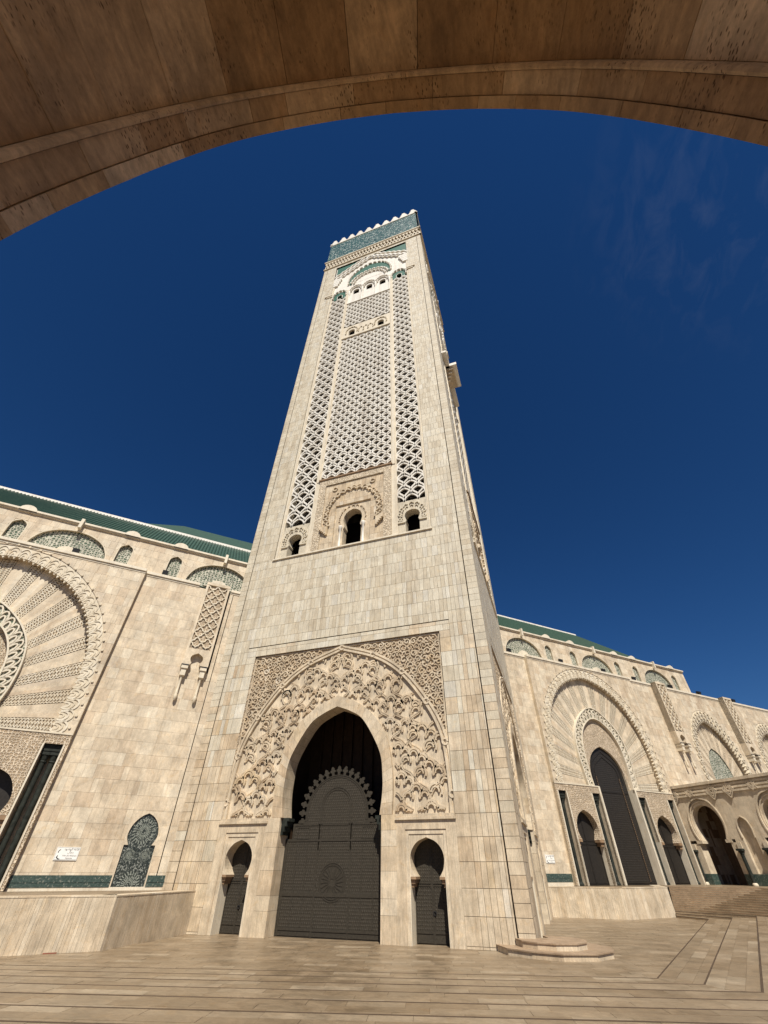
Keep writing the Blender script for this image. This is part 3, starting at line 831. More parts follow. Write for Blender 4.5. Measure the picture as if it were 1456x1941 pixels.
    lobes(q, F, lc, 17, .30, .16, -.14, .10, .5); lobes(q, F, [(XC+(x-XC)*1.13, 35.3+(y-35.3)*1.12) for x, y in lc], 21, .26, .08, -.14, .02, .6)
    lobes(q, F, arch([(1.35, 33.5), (1.6, 34.3), (1.4, 35.3), (.9, 36.0), (0, 36.35)], XC+.05, 40), 13, .15, .07, -.3, -.18, .5)
    for s_ in (-1, 1):
        for i in range(5): q.box(F, XC+.05+s_*(3.1+i*.18)-.12, XC+.05+s_*(3.1+i*.18)+.12, 32.4+i*.18, 33.6, -.14, .12+.05*i, rng.random())
        q.ribbon(F, arc(XC+s_*2.5, 39.6, .28, 0, 330, 12), BAR(.14, -.14, .02), .5)
    q.build('lobed_arch', M_TAN, minaret, kind='stuff')
    # row with two small windows
    q = MB(); mid_ = [(-16.8, -13.2, -14.9), (-10.8, -7.1, -8.95)]
    WN = [(.62, 81.1), (.62, 82.6), (.45, 83.1), (0, 83.3)]
    q.box(F, -16.85, -7.05, 80.15, 80.4, PB, .05, .8)
    for a, b, xc in mid_:
        c = hole_panel(q, F, WN, xc, (a, b, 81.1, 85.0), -.14, .4, None, .8, 16)
        q.poly([F(a, 80.4, -.14), F(b, 80.4, -.14), F(b, 81.1, -.14), F(a, 81.1, -.14)], .8)
        lobes(q, F, arch([(1.05, 81.8), (1.1, 82.8), (.8, 83.6), (0, 84.1)], xc, 30), 9, .22, .12, -.14, .04, .8)
    q.poly([F(-13.2, 80.4, -.14), F(-10.8, 80.4, -.14), F(-10.8, 85, -.14), F(-13.2, 85, -.14)], .8)
    for i in range(3): lobes(q, F, arch([(.42, 81.2), (.42, 82.6), (0, 83.3)], -12.9+i*.95, 16), 5, .16, .1, -.14, .02, .8)
    wob = q.build('window_row', M_TRIM, minaret)
    q = MB(); q.box(F, -16.8, -7.1, 80.4, 85, -3, -2.9); q.build('window_dark_panel', M_VOID, wob)
    # head of the panel: three windows, green crescent, stepped moulding, green corners
    q = MB()
    WT = [(.7, 101.2), (.7, 103.0), (.5, 103.5), (0, 103.7)]
    xs = [(-16.8, -13.55, -15.1), (-13.55, -10.4, -11.95), (-10.4, -7.1, -8.8)]
    for a, b, xc in xs:
        hole_panel(q, F, WT, xc, (a, b, 101.2, 107.5), -.34, .35, None, .9, 16)
        q.poly([F(a, 96.25, -.34), F(b, 96.25, -.34), F(b, 101.2, -.34), F(a, 101.2, -.34)], .9)
        lobes(q, F, arch([(1.35, 102.8), (1.2, 104.2), (0, 105.3)], xc, 30), 9, .28, .16, -.34, .0, .8)
        lobes(q, F, arch([(1.0, 102.8), (.9, 103.8), (0, 104.6)], xc, 30), 7, .24, .12, -.34, -.08, .8)
    q.box(F, -16.9, -7.0, 96.1, 96.3, PB, .02, .8)
    q.poly([F(-21.4, 101.2, -.33), F(-2.75, 101.2, -.33), F(-2.75, 121.6, -.33), F(-21.4, 121.6, -.33)], .8) if False else None
    wob = q.build('window_row', M_WHITE, minaret)
    q = MB(); q.box(F, -16.8, -7.1, 96.3, 107.5, -3, -2.9); q.build('window_dark_panel', M_VOID, wob)
    q = MB()
    for x in (-16.75, -13.55, -10.4, -7.15):
        F3 = lambda a, b, h, x=x: F(x+a, h, -.2+b)
        q.lathe(F3, [(.2, 96.3), (.14, 96.6), (.14, 101.2), (.26, 101.6), (.3, 102.6), (.3, 102.8), (0, 102.8)], 8)
        q.build('column', M_WHITE, minaret, smooth=True); q = MB()
    q = MB(); lowb = [(-21.4, 104.6), (-17.2, 104.6), (-17.2, 104), (-16.8, 104), (-16.8, 107.5), (-7.1, 107.5), (-7.1, 104), (-6.8, 104), (-6.8, 104.6), (-2.75, 104.6), (-2.75, 121.6), (-21.4, 121.6)]
    q.poly([F(a, b, -.32) for a, b in lowb], .9); q.build('panel_head', M_WHITE, minaret)
    def stepped(p0, p1, n, amp):
        out = []
        for i in range(n):
            for k in range(6):
                t = (i+k/6)/n; x = p0[0]+(p1[0]-p0[0])*t; y = p0[1]+(p1[1]-p0[1])*t
                out.append((x, y+amp*abs(math.sin(math.pi*k/6))))
        return out+[p1]
    for s_ in (-1, 1):
        X = lambda a, s_=s_: XC+s_*a
        e = stepped((X(9.15), 115.0), (X(1.6), 121.2), 6, .55)
        q = MB(); q.prism(F, e+[(X(1.6), 121.5), (X(9.15), 121.5)], -.34, -.27); q.build('green_tile_corner', M_GREEN, minaret)
        q = MB(); e2 = stepped((X(9.0), 112.9), (X(0), 120.6), 8, .6)
        q.ribbon(F, e2, BAR(.5, -.32, .16), .9); q.ribbon(F, [(a, b-.75) for a, b in e2], BAR(.3, -.32, .02), .8)
        q.ribbon(F, [(X(9.15), 114.7)]+[(a, b) for a, b in e], BAR(.3, -.32, .05), .9)
        for i in range(4): q.box(F, min(X(9.3), X(8.1-i*.3)), max(X(9.3), X(8.1-i*.3)), 109.0+i*1.0, 110.0+i*1.0, -.32, .05+.03*i, .8)
        q.build('stepped_moulding', M_WHITE, minaret)
        q = MB(); q.box(F, min(X(10.8), X(9.0)), max(X(10.8), X(9.0)), 103.6, 104.1, -.3, .3, .7); q.box(F, min(X(10.4), X(9.0)), max(X(10.4), X(9.0)), 103.1, 103.6, -.3, .18, .6); q.build('bracket', M_TRIM, minaret)
        # side window head
        xc = X(7.08); a, b = (xc-1.72, xc+1.72)
        q = MB(); hole_panel(q, F, [(.62, 101.3), (.62, 102.9), (.4, 103.3), (0, 103.45)], xc, (a, b, 101.3, 104.7), -.30, .4, None, .5, 16); wob = q.build('side_window', M_GREEN, minaret)
        q = MB(); q.box(F, a, b, 101.2, 104.6, -3, -2.9); q.build('window_dark_panel', M_VOID, wob)
        q = MB(); lobes(q, F, arch([(1.45, 101.6), (1.5, 103.2), (1.0, 104.6), (0, 105.3)], xc, 30), 9, .28, .2, -.3, .08, .8)
        q.ribbon(F, [(xc-.62, 101.3), (xc-.62, 102.7), (xc, 103.3), (xc+.62, 102.7), (xc+.62, 101.3)], BAR(.1, -.3, -.2), .9)
        q.build('window_trim', M_WHITE, minaret)
    outer = arch([(4.95, 107.2), (5.1, 109.0), (4.5, 111.8), (2.9, 114.5), (0, 116.2)], XC, 40); inn = arch([(4.4, 107.2), (4.3, 107.9), (3.6, 109.6), (2.2, 111.0), (0, 111.7)], XC, 40)
    q = MB(); q.prism(F, outer+inn[::-1], -.34, -.26); q.build('green_tile_arch', M_GREEN, minaret)
    q = MB(); lobes(q, F, outer, 17, .35, .22, -.32, .06, .8); lobes(q, F, inn, 13, .34, .26, -.32, .06, .8); lobes(q, F, [(XC+(x-XC)*.84, 105+(y-105)*.84) for x, y in inn], 11, .36, .22, -.32, .0, .8)
    q.build('lobed_moulding', M_WHITE, minaret)
    # ---------- frieze, tile band
    q = MB(); q.box(F, -25.25, 1.25, 122.9, 123.3, -.2, .28, .6); q.box(F, -25.1, 1.1, 123.3, 123.7, -.2, .1, .6); q.box(F, -25.35, 1.35, 127.7, 128.15, -.2, .4, .6); q.box(F, -25.1, 1.1, 127.2, 127.7, -.2, .22, .6)
    q.build('frieze_ledges', M_TRIM, minaret); q = MB(); q.box(F, -25, 1, 123.7, 127.2, -.8, -.5, .2); q.build('frieze_ground', M_BROWN, minaret); q = MB()
    n = 30
    for i in range(n):
        x = -25+26*(i+.5)/n
        q.prism(F, [(x-.40, 123.7), (x-.40, 124.9), (x-.24, 125.5), (x-.05, 125.7), (x-.05, 126.3), (x+.05, 126.3), (x+.05, 125.7), (x+.24, 125.5), (x+.40, 124.9), (x+.40, 123.7), (x+.22, 123.7), (x+.22, 124.7), (x, 125.1), (x-.22, 124.7), (x-.22, 123.7)], -.5, .16, .6)
        q.box(F, x-.43, x+.02, 126.2, 127.2, -.5, .2, .5)
    q.build('muqarnas_frieze', M_TRIM, minaret)
    q = MB(); q.box(F, -25, 1, 128.15, ZTOP, -.3, .0); q.build('mosaic_band', M_ZEL, minaret)
    q = MB(); q.box(F, -25.15, 1.15, ZTOP, ZTOP+.35, -.4, .15, .7, True); q.build('parapet_coping', M_WHITE, minaret)

face(FRONT, True)
face(RIGHT, False)
q = MB()
for F, a, b in ((lambda u, v, d: (-25-d, u, v), 0, 26), (lambda u, v, d: (u, 26+d, v), -25, 1)):
    q.poly([F(a, 0, 0), F(b, 0, 0), F(b, ZTOP+.3, 0), F(a, ZTOP+.3, 0)])
q.poly([(-25, 0, ZTOP-.2), (1, 0, ZTOP-.2), (1, 26, ZTOP-.2), (-25, 26, ZTOP-.2)])
q.build('rear_wall', M_CREAM, minaret)
# merlons
MER = [(-1.28, 0), (-1.28, .75), (-1.0, .85), (-1.0, 1.6), (-.75, 1.7), (-.75, 2.5), (-.48, 2.6), (-.48, 3.3), (-.2, 3.7), (.2, 3.7), (.48, 3.3), (.48, 2.6), (.75, 2.5), (.75, 1.7), (1.0, 1.6), (1.0, .85), (1.28, .75), (1.28, 0)]
LEFT = lambda u, v, d: (-25-d, u, v)
BACK = lambda u, v, d: (u, 26+d, v)
for F, a in ((FRONT, -24), (RIGHT, -24), (LEFT, 1.0), (BACK, -24)):
    for i in range(10):
        x = a+i*24/9
        q = MB(); q.prism(F, [(x+p, ZTOP+.35+b) for p, b in MER], -.55, .05, rng.random(), back=True); q.build('merlon', M_WHITE, minaret)
# balcony on the side face
q = MB()
for (u0, u1, v0, v1, d1) in ((-17.5, -5.0, 75.0, 75.5, .7), (-13.0, -8.0, 75.0, 75.7, 2.0)): q.box(RIGHT, u0, u1, v0, v1, -.2, d1, .7, True)
bal = q.build('balcony', M_WHITE, minaret)
q = MB()
for i in range(4): q.box(RIGHT, -12.6+i*.4, -8.4-i*.4, 75-(i+1)*.6, 75-i*.6, -.2, 1.3-i*.33, .5, True)
q.build('balcony_corbel', M_TAN, bal)

# ------------------------------------------------------------------ the mosque hall behind the minaret
Q2 = 2**.5
FAC = lambda s, z, n: (-12.5+(s+n)/Q2, 12.5+(s-n)/Q2, z)
mosque = thing('mosque', FAC(0, 0, -10), 'long limestone mosque hall with carved arches and green tiled roof behind the minaret', 'mosque')
wall_rects = []      # (rect, depth)
ZL = 26.3
BN = .45
def wall(rects, d): wall_rects.extend((r, d) for r in rects)
O10 = [(9.9, 11.35), (10.03, 12.68), (10.07, 14.5), (9.99, 16.45), (9.64, 18.44), (9.0, 20.35), (7.93, 22.1), (6.56, 23.62), (4.92, 24.88), (3.07, 25.77), (1.3, 26.12), (0, 26.22)]
I10 = [(8.95, 11.35), (9.04, 13.59), (9.1, 15.25), (8.86, 17.55), (8.11, 19.73), (6.95, 21.64), (5.26, 23.28), (3.24, 24.4), (1.2, 25.0), (0, 25.15)]
MO = [(4.42, 11.35), (4.6, 13.0), (4.75, 14.4), (4.65, 16.2), (4.2, 17.8), (3.45, 18.9), (2.4, 19.9), (1.1, 20.75), (0, 21.05)]
MI = [(3.55, 11.35), (3.7, 13.0), (3.72, 14.5), (3.55, 16.2), (3.0, 17.6), (2.2, 18.6), (1.0, 19.4), (0, 19.65)]
DO = [(3.1, 11.35), (3.1, 12.4), (2.95, 13.5), (2.4, 14.7), (1.4, 15.6), (0, 16.2)]
def column(F, x, z0, z1, r, d, base=True):
    F3 = lambda a, b, h: F(x+a, h, d+b)
    q = MB(); q.lathe(F3, [(r, z0+.3), (r, z1-.75)], 12); c = q.build('column', M_MARBLE, mosque, smooth=True)
    q = MB(); q.lathe(F3, [(r, z1-.75), (r*1.25, z1-.7), (r*1.05, z1-.62), (r*1.5, z1-.25)], 12); q.box(F, x-r*1.6, x+r*1.6, z1-.25, z1, d-r*1.6, d+r*1.6, .5, True); q.build('capital', M_MARBLE, c)
    q = MB(); q.lathe(F3, [(r*1.5, z0), (r*1.5, z0+.14), (r*1.1, z0+.3)], 12); q.build('base', M_MARBLE, c)
    return c
def slabs_round(F, rect, curve, h, widths, vb, name='spandrel_slabs', mat=None, d0=-.03, d1=0, gap=.006, vis=None):
    """courses of slabs over a rectangle, each cut along the arch where it meets it"""
    q = MB(); cx = (curve[0][0]+curve[-1][0])/2
    def inside(u, v):
        if v < curve[0][1]: return True
        m_ = min(range(len(curve)), key=lambda i: (curve[i][0]-u)**2+(curve[i][1]-v)**2)
        a, b = curve[max(m_-1, 0)], curve[min(m_+1, len(curve)-1)]
        return (b[0]-a[0])*(v-a[1])-(b[1]-a[1])*(u-a[0]) < 0
    for (u0, u1, v0, v1) in tile([rect], h, widths, vb):
        if vis and not (vis((u0, v0)) or vis((u1, v1))): continue
        p = [(u0+gap, v0+gap), (u1-gap, v0+gap), (u1-gap, v1-gap), (u0+gap, v1-gap)]
        ins = [inside(*x) for x in p]
        if all(ins): continue
        if any(ins):
            mu, mv = (u0+u1)/2, (v0+v1)/2
            m_ = min(range(len(curve)), key=lambda i: (curve[i][0]-mu)**2+(curve[i][1]-mv)**2)
            a, b = curve[max(m_-1, 0)], curve[min(m_+1, len(curve)-1)]; l = math.hypot(b[0]-a[0], b[1]-a[1])
            nx, ny = (b[1]-a[1])/l, -(b[0]-a[0])/l
            p = clip(p, nx, ny, nx*curve[m_][0]+ny*curve[m_][1]-.02)
            if len(p) < 3: continue
        q.prism(F, p, d0, d1+rng.uniform(-.006, .006), rng.random())
    return q.build(name, mat or M_WALL, mosque, kind='stuff')
def bay(sc_, lo, hi):
    """one arched bay; lo/hi: the visible range of offsets from its middle"""
    F = lambda u, v, d: FAC(sc_+u, v, d+BN)
    N = 96
    co_, ci, cm, cmi, cd = (arch(h, 0, N) for h in (O10, I10, MO, MI, DO))
    vis = lambda p: lo-.3 <= p[0] <= hi+.3
    def cutstrip(c1_, c2_, d1, d2, name, mat, par=mosque, par_fn=None):
        q = MB(); 
        for i in range(N):
            if vis(c1_[i]) or vis(c2_[i]):
                if par_fn is None or par_fn(i): q.strip(F, [c1_[i], c1_[i+1]], [c2_[i], c2_[i+1]], d1, d2, rng.random())
        return q.build(name, mat, par) if q.v else None
    q = MB(); ring_fill(q, F, co_, (-10.5, 10.5, 11.35, ZL), -.03); q.build('spandrel_wall', M_WALL, mosque)
    slabs_round(F, (-10.5, 10.5, 11.35, ZL), co_, .92, (.4, .55, .8, 1.2), ZT, vis=vis)
    cutstrip(co_, ci, -.05, -.05, 'arch_band', M_TRIM)
    cutstrip(ci, ci, -.05, -.7, 'arch_reveal', M_WALL)
    # scalloped relief on the band
    q = MB(); n = 46
    for i in range(n):
        for off, sc2, dd in ((0, 1.0, .045), (0, .66, .035), (0, .34, .025)):
            p = []
            for k in range(11):
                a = math.pi*k/10; t = (i+.5+off-.62*sc2*math.cos(a))/n; p.append(between(ci, co_, t, -.02+(.92 if off == 0 else .55)*sc2*math.sin(a)))
            if all(vis(x) for x in p): q.ribbon(F, p, BAR(.13, -.06, dd-.03), rng.random())
        c0 = between(ci, co_, (i+.5)/n, 1.12)
        if vis(c0): q.prism(F, arc(c0[0], c0[1], .1, 0, 315, 7), -.05, .1, .3)
    q.build('scalloped_relief', M_TRIM, mosque)
    # teeth hanging over the recessed field
    q = MB(); n = 92
    for i in range(n):
        a, b = between(ci, co_, (i+.14)/n, 0), between(ci, co_, (i+.86)/n, 0); tip = between(ci, co_, (i+.5)/n, -.24 if i % 2 else -.17)
        if vis(a): q.prism(F, [a, tip, b], -.3, -.05, rng.random(), True)
    q.build('arch_teeth', M_TRIM, mosque)
    # recessed field: alternating smooth and carved rays
    per = 3
    cutstrip(ci, cm, -.68, -.68, 'smooth_rays', M_WALL, par_fn=lambda i: (i//per) % 2 == 0)
    cutstrip(ci, cm, -.71, -.71, 'carved_rays', M_RAY, par_fn=lambda i: (i//per) % 2 == 1)
    q = MB()
    for j in range(N//per):
        if j % 2 == 0: continue
        for ph in (0, math.pi, math.pi/2, 3*math.pi/2):
            p = [between(cm, ci, (j*per+per*(.5+.44*math.sin(ph+x*2*math.pi*5/60)))/N, .01+.97*x/60) for x in range(61)]
            if all(vis(x) for x in p): q.ribbon(F, p, BAR(.075, -.71, -.665), rng.random())
    q.build('ray_interlace', M_TRIM, mosque, kind='stuff')
    cutstrip(cm, cmi, -.5, -.5, 'fretwork_ring', M_FRET)
    q = MB(); n = 30
    for i in range(n):
        for sc2 in (1, .6):
            p = [between(cmi, cm, (i+.5-.55*sc2*math.cos(math.pi*k/8))/n, .05+.8*sc2*math.sin(math.pi*k/8)) for k in range(9)]
            if all(vis(x) for x in p): q.ribbon(F, p, BAR(.12, -.5, -.36), .8)
    for c_ in (cm, cmi):
        for i in range(N):
            if vis(c_[i]): q.ribbon(F, [c_[i], c_[i+1]], BAR(.13, -.7, -.3), .8)
    q.build('ring_moulding', M_TRIM, mosque)
    cutstrip(cmi, cmi, -.5, -.75, 'ring_reveal', M_WALL)
    cutstrip(cmi, cd, -.72, -.72, 'carved_tympanum', M_CARVE_F)
    cutstrip(cd, cd, -.72, -1.1, 'door_reveal', M_WALL)
    # band course between arch and doors
    # great door
    if hi > -3:
        if lo > -9 or True:
            q = MB(); ol = [(-3.1, ZT), (3.1, ZT)]+cd[::-1]; q.prism(F, ol, -1.3, -1.0); dr = q.build('great_door', M_DOOR2, mosque)
            q = MB()
            for u in (-2.0, 2.0, -2.15, 2.15): q.box(F, u-.03, u+.03, ZT, 12.6, -1.0, -.95)
            for z in (ZT+.2, 11.0): q.box(F, -3, 3, z-.05, z+.05, -1.0, -.95)
            q.ribbon(F, arch([(2.1, 12.6), (1.8, 13.8), (0, 15.0)], 0, 24), BAR(.08, -1.0, -.94)); q.ribbon(F, arch([(2.6, 12.0), (2.3, 14.0), (0, 15.6)], 0, 24), BAR(.06, -1.0, -.94))
            q.build('door_frame', M_DOOR2, dr)
            q = MB()
            for i in range(60):
                z = ZT+.3+i*.17
                for u in (-2.07, 2.07): q.box(F, u-.035, u+.035, z, z+.08, -.95, -.91)
            q.build('door_studs', M_BROWN, dr, kind='stuff')
            q = MB()
            for j in range(58):
                for i in range(27):
                    x, y = -2.9+i*.22+(.11 if j % 2 else 0), ZT+.35+j*.22
                    if y > 12.4 and abs(x) > 2.3*(1-((y-12.4)/3.4)**2): continue
                    b = [F(x-.085, y, -1.0), F(x, y-.10, -1.0), F(x+.085, y, -1.0), F(x, y+.10, -1.0)]; tp = F(x, y, -.97)
                    for m_ in range(4): q.poly([b[m_], b[(m_+1) % 4], tp])
            q.build('stud_pattern', M_DOOR2, dr, kind='stuff')
            q = MB()
            for e in (-1, 1): q.box(F, min(e*3.1, e*3.35), max(e*3.1, e*3.35), ZT, 11.35, -1.1, .05, .9)
            q.build_by('door_jamb', M_TRIM, mosque, lambda c: (c[0]+c[1])/Q2 > sc_)
    # doors and slots below the band
    for e in (-1, 1):
        for (c0, hw) in ((9.55, .62), (4.05, .66)):
            if not (lo < e*c0 < hi): continue
            a, b = e*c0-hw, e*c0+hw
            q = MB(); q.box(F, a, b, ZT, 10.6, -1.2, -1.1); q.strip(F, [(a, ZT), (a, 10.6), (b, 10.6), (b, ZT)], [(a, ZT), (a, 10.6), (b, 10.6), (b, ZT)], -.04, -1.15)
            q.build('column_recess', M_WALL, mosque)
            for k in (-1, 1): column(F, e*c0+k*.3, ZT, 10.15, .2, -.62)
            q = MB(); q.box(F, a, b, 10.15, 10.6, -1.1, -.25, .3); q.build('impost_block', M_MARBLE, mosque)
            q = MB()
            for x in (a-.13, b+.01): q.box(F, x, x+.12, ZT, 10.6, -.3, .05, .9)
            q.build_by('recess_edge', M_TRIM, mosque, lambda c, x=e*c0: (c[0]+c[1])/Q2 > sc_+x)
        c0 = e*6.8
        if lo < c0 < hi:
            AR_ = [(1.35, 6.1), (1.58, 6.6), (1.66, 7.1), (1.45, 7.8), (.9, 8.45), (0, 8.85)]
            c = arch(AR_, c0, 28); q = MB(); ring_fill(q, F, c, (c0-1.96, c0+1.96, 6.1, 11.0), -.03, .5); q.strip(F, c, c, -.03, -.85); q.build('side_arch', M_CARVE_F, mosque)
            q = MB()
            for k in (-1, 1):
                a = c0+k*1.96; q.box(F, min(a, a-k*.62), max(a, a-k*.62), 5.85, 6.1, -.8, -.02, .3)
                q.box(F, min(a, a-k*.4), max(a, a-k*.4), 5.5, 5.85, -.8, -.2, .3)
            q.build_by('impost', M_BROWN, mosque, lambda c: (c[0]+c[1])/Q2 > sc_+c0)
            q = MB(); q.box(F, c0-1.96, c0+1.96, ZT, 9, -1.0, -.8); dr = q.build('side_door', M_DOOR2, mosque)
            q = MB(); 
            for u in (-1.8, -.05, .05, 1.8): q.box(F, c0+u-.04, c0+u+.04, ZT, 8.5, -.8, -.75)
            for z in (ZT+.2, 5.7, 6.0): q.box(F, c0-1.9, c0+1.9, z-.05, z+.05, -.8, -.75)
            q.build('door_frame', M_DOOR2, dr)
            q = MB()
            for k in (-1, 1): q.box(F, min(c0+k*1.96, c0+k*2.1), max(c0+k*1.96, c0+k*2.1), ZT, 6.1, -.85, .05, .9)
            q.build_by('door_jamb', M_TRIM, mosque, lambda c: (c[0]+c[1])/Q2 > sc_+c0)
    q = MB()
    R_ = [(-10.5, 10.5, 11.0, 11.35)]
    for a, b in ((-10.5, -10.3), (-8.93, -8.9), (-4.84, -4.71), (-3.39, -3.35), (3.35, 3.39), (4.71, 4.84), (8.9, 8.93), (10.17+.13, 10.5)):
        R_.append((a, b, ZT, 11.0))
    for c0, hw in ((-9.55, .75), (-4.05, .79), (4.05, .79), (9.55, .75)): R_.append((c0-hw, c0+hw, 10.6, 11.0))
    for (a, b, c, d_) in R_:
        if b > lo and a < hi:
            if a < -3.1 and b > 3.1:
                for (a2, b2) in ((a, -3.1), (3.1, b)): q.box(F, a2, b2, c, d_, -.3, -.02, .5)
            else: q.box(F, a, b, c, d_, -.3, -.02, .5)
    q.build_by('door_surround', M_CARVE_F, mosque, lambda c: (c[0]+c[1])/Q2 > sc_)
    q = MB(); q.box(F, -10.5, -3.1, 11.28, 11.40, -.3, .03, .6); q.box(F, 3.1, 10.5, 11.28, 11.40, -.3, .03, .6); q.build_by('string_course', M_TRIM, mosque, lambda c: (c[0]+c[1])/Q2 > sc_)
    # sides of the projecting bay
    q = MB()
    for u in (-10.5, 10.5): q.poly([F(u, ZT, 0), F(u, ZL, 0), F(u, ZL, -.5), F(u, ZT, -.5)])
    q.build_by('bay_return', M_WALL, mosque, lambda c: (c[0]+c[1])/Q2 > sc_)
bay(33.1, -10.6, 10.6)
bay(-37.75, -3.2, 10.6)

def small_bay(sc_):
    F = lambda u, v, d: FAC(sc_+u, v, d)
    k = .62
    o = arch([(x*k, 11.0+(z-11.35)*.87) for x, z in O10], 0, 64); i_ = arch([(x*k*.98, 11.0+(z-11.35)*.85) for x, z in I10], 0, 64)
    p = arch([(2.3, 11.0), (2.4, 14.5), (2.1, 16.3), (1.2, 17.8), (0, 18.5)], 0, 64)
    q = MB(); ring_fill(q, F, o, (-6.75, 6.75, 11.0, ZL), -.03); q.build('spandrel_wall', M_WALL, mosque)
    slabs_round(F, (-6.75, 6.75, 11.0, ZL), o, .92, (.4, .55, .8, 1.2), ZT)
    q = MB(); q.strip(F, o, i_, -.04, -.04); q.strip(F, i_, i_, -.04, -.9)
    for j in range(34):
        for s2 in (1, .6): q.ribbon(F, [between(i_, o, (j+.5-.55*s2*math.cos(math.pi*m_/8))/34, .9*s2*math.sin(math.pi*m_/8)) for m_ in range(9)], BAR(.12, -.05, .12), .6)
    for j in range(60): q.prism(F, [between(i_, o, (j+.1)/60, 0), between(i_, o, (j+.5)/60, -.5), between(i_, o, (j+.9)/60, 0)], -.45, -.03, .6, True)
    q.build('arch_band', M_TRIM, mosque)
    for par, nm, mt in ((0, 'smooth_rays', M_WALL), (1, 'carved_rays', M_CARVE)):
        q = MB()
        for j in range(64):
            if (j//2) % 2 == par: q.strip(F, i_[j:j+2], p[j:j+2], -.9, -.9, rng.random())
        q.build(nm, mt, mosque)
    q = MB(); q.poly([F(a, b, -1.05) for a, b in p]); q.strip(F, p, p, -.88, -1.05); q.build('fretwork_window', M_FRET, mosque)
    wall([(sc_-6.75, sc_+6.75, ZT, 11.0)], 0)
small_bay(59.7); small_bay(77.2)

def buttress(s0, s1, p, vis_low):
    F = lambda u, v, d: FAC(u, v, d)
    m_ = (s0+s1)/2; h = (s1-s0)/2
    q = MB()
    arc_ = arch([(h-.45, 17.9), (.36, 18.15), (.55, 18.5), (.5, 18.9), (0, 19.2)], m_, 20)
    ring_fill(q, F, arc_, (s0, s1, 17.9, 19.6), p, .6); q.strip(F, arc_, arc_, p, 0)
    for u in (s0, s1): q.poly([F(u, 17.9, 0), F(u, 26.9, 0), F(u, 26.9, p), F(u, 17.9, p)], .5)
    q.poly([F(s0, 26.9, 0), F(s1, 26.9, 0), F(s1, 26.9, p), F(s0, 26.9, p)], .7)
    q.box(F, s0, s0+.22, 19.6, 26.9, 0, p, .7); q.box(F, s1-.22, s1, 19.6, 26.9, 0, p, .7); q.box(F, s0, s1, 26.6, 26.9, 0, p+.03, .7)
    b = q.build('buttress', M_WALL, mosque)
    q = MB(); q.poly([F(s0+.2, 19.6, p-.14), F(s1-.2, 19.6, p-.14), F(s1-.2, 26.6, p-.14), F(s0+.2, 26.6, p-.14)])
    q.build('lattice_ground', M_CARVE_F, b)
    q = MB(); wd = (2*h-.44)/2; hh = 1.05
    for j in range(14):
        for i in range(3):
            cx = s0+.22+i*wd+(wd/2 if j % 2 else 0); cy = 19.7+j*hh/2
            for sx in (-1, 1):
                pp = [(cx+sx*a*wd, cy+b_*hh) for a, b_ in ((.5, 0), (.46, .12), (.3, .2), (.22, .22), (.2, .34), (.1, .44), (0, .5))]
                pp = [x for x in pp if s0+.2 <= x[0] <= s1-.2 and x[1] < 26.6]
                if len(pp) > 1: q.ribbon(F, pp, BAR(.1, p-.14, p-.02), rng.random())
    q.build('lattice_panel', M_TRIM, b)
    for e in (-1, 1):
        x = m_+e*(h-.36); F3 = lambda a, b_, z, x=x: F(x+a, z, p*.55+b_)
        q = MB(); q.lathe(F3, [(.04, 14.8), (.15, 15.0), (.17, 15.3), (.11, 15.4), (.15, 15.5), (.10, 15.6), (.10, 16.9), (.15, 17.0)], 10); c = q.build('bracket_column', M_TRIM, mosque, smooth=True)
        q = MB(); q.box(F, x-.30, x+.30, 17.62, 17.9, -.02, p+.1, .6, True); q.box(F, x-.22, x+.22, 17.0, 17.62, -.02, p, .7, True); q.build('capital', M_TRIM, c)
        q = MB(); q.box(F, x-.34, x+.34, 17.9, 18.0, -.02, p+.12, .3, True); q.build('abacus', M_LAMP, c)
    return b
buttress(-21.22, -18.82, .5, True)
buttress(49.1, 51.4, .95, False)
buttress(66.6, 68.9, .95, False)
wall([(49.1, 53.0, ZT, ZL), (66.4, 70.5, ZT, ZL), (83.9, 110, ZT, ZL)], 0)
# plain walls
wall([(-27.25, -21.2, 2.97, ZL), (-21.2, -18.3, 6.75, ZL), (-18.24, -17.6, 2.97, ZL), (-18.85, -18.3, 2.97, 6.75), (18.3, 22.6, 3.15, ZL), (43.6, 49.1, ZT, ZL)], 0)
S = []; B_ = MB()
for (r, d) in wall_rects:
    hgt = 1.0
    for rc in tile([r], .92, (.4, .55, .8, 1.2), ZT, False): S.append((FAC, *rc, d, rng.random()))
    backing([r], FAC, d-.04, mosque, mat=M_WALL)
emit(S, M_WALL, mosque, 300, gap=.005, jit=.006)
q = MB(); q.box(FAC, -18.3, -18.24, ZT, ZL, -.3, -.2); q.build('groove_or_shade_line', M_DARK, mosque)
q = MB(); q.box(FAC, -18.80, -18.66, 17.6, ZL, -.02, .008); q.build('groove_or_shade_line', M_DARK, mosque)  # dark strip laid on the wall as the buttress's cast shadow
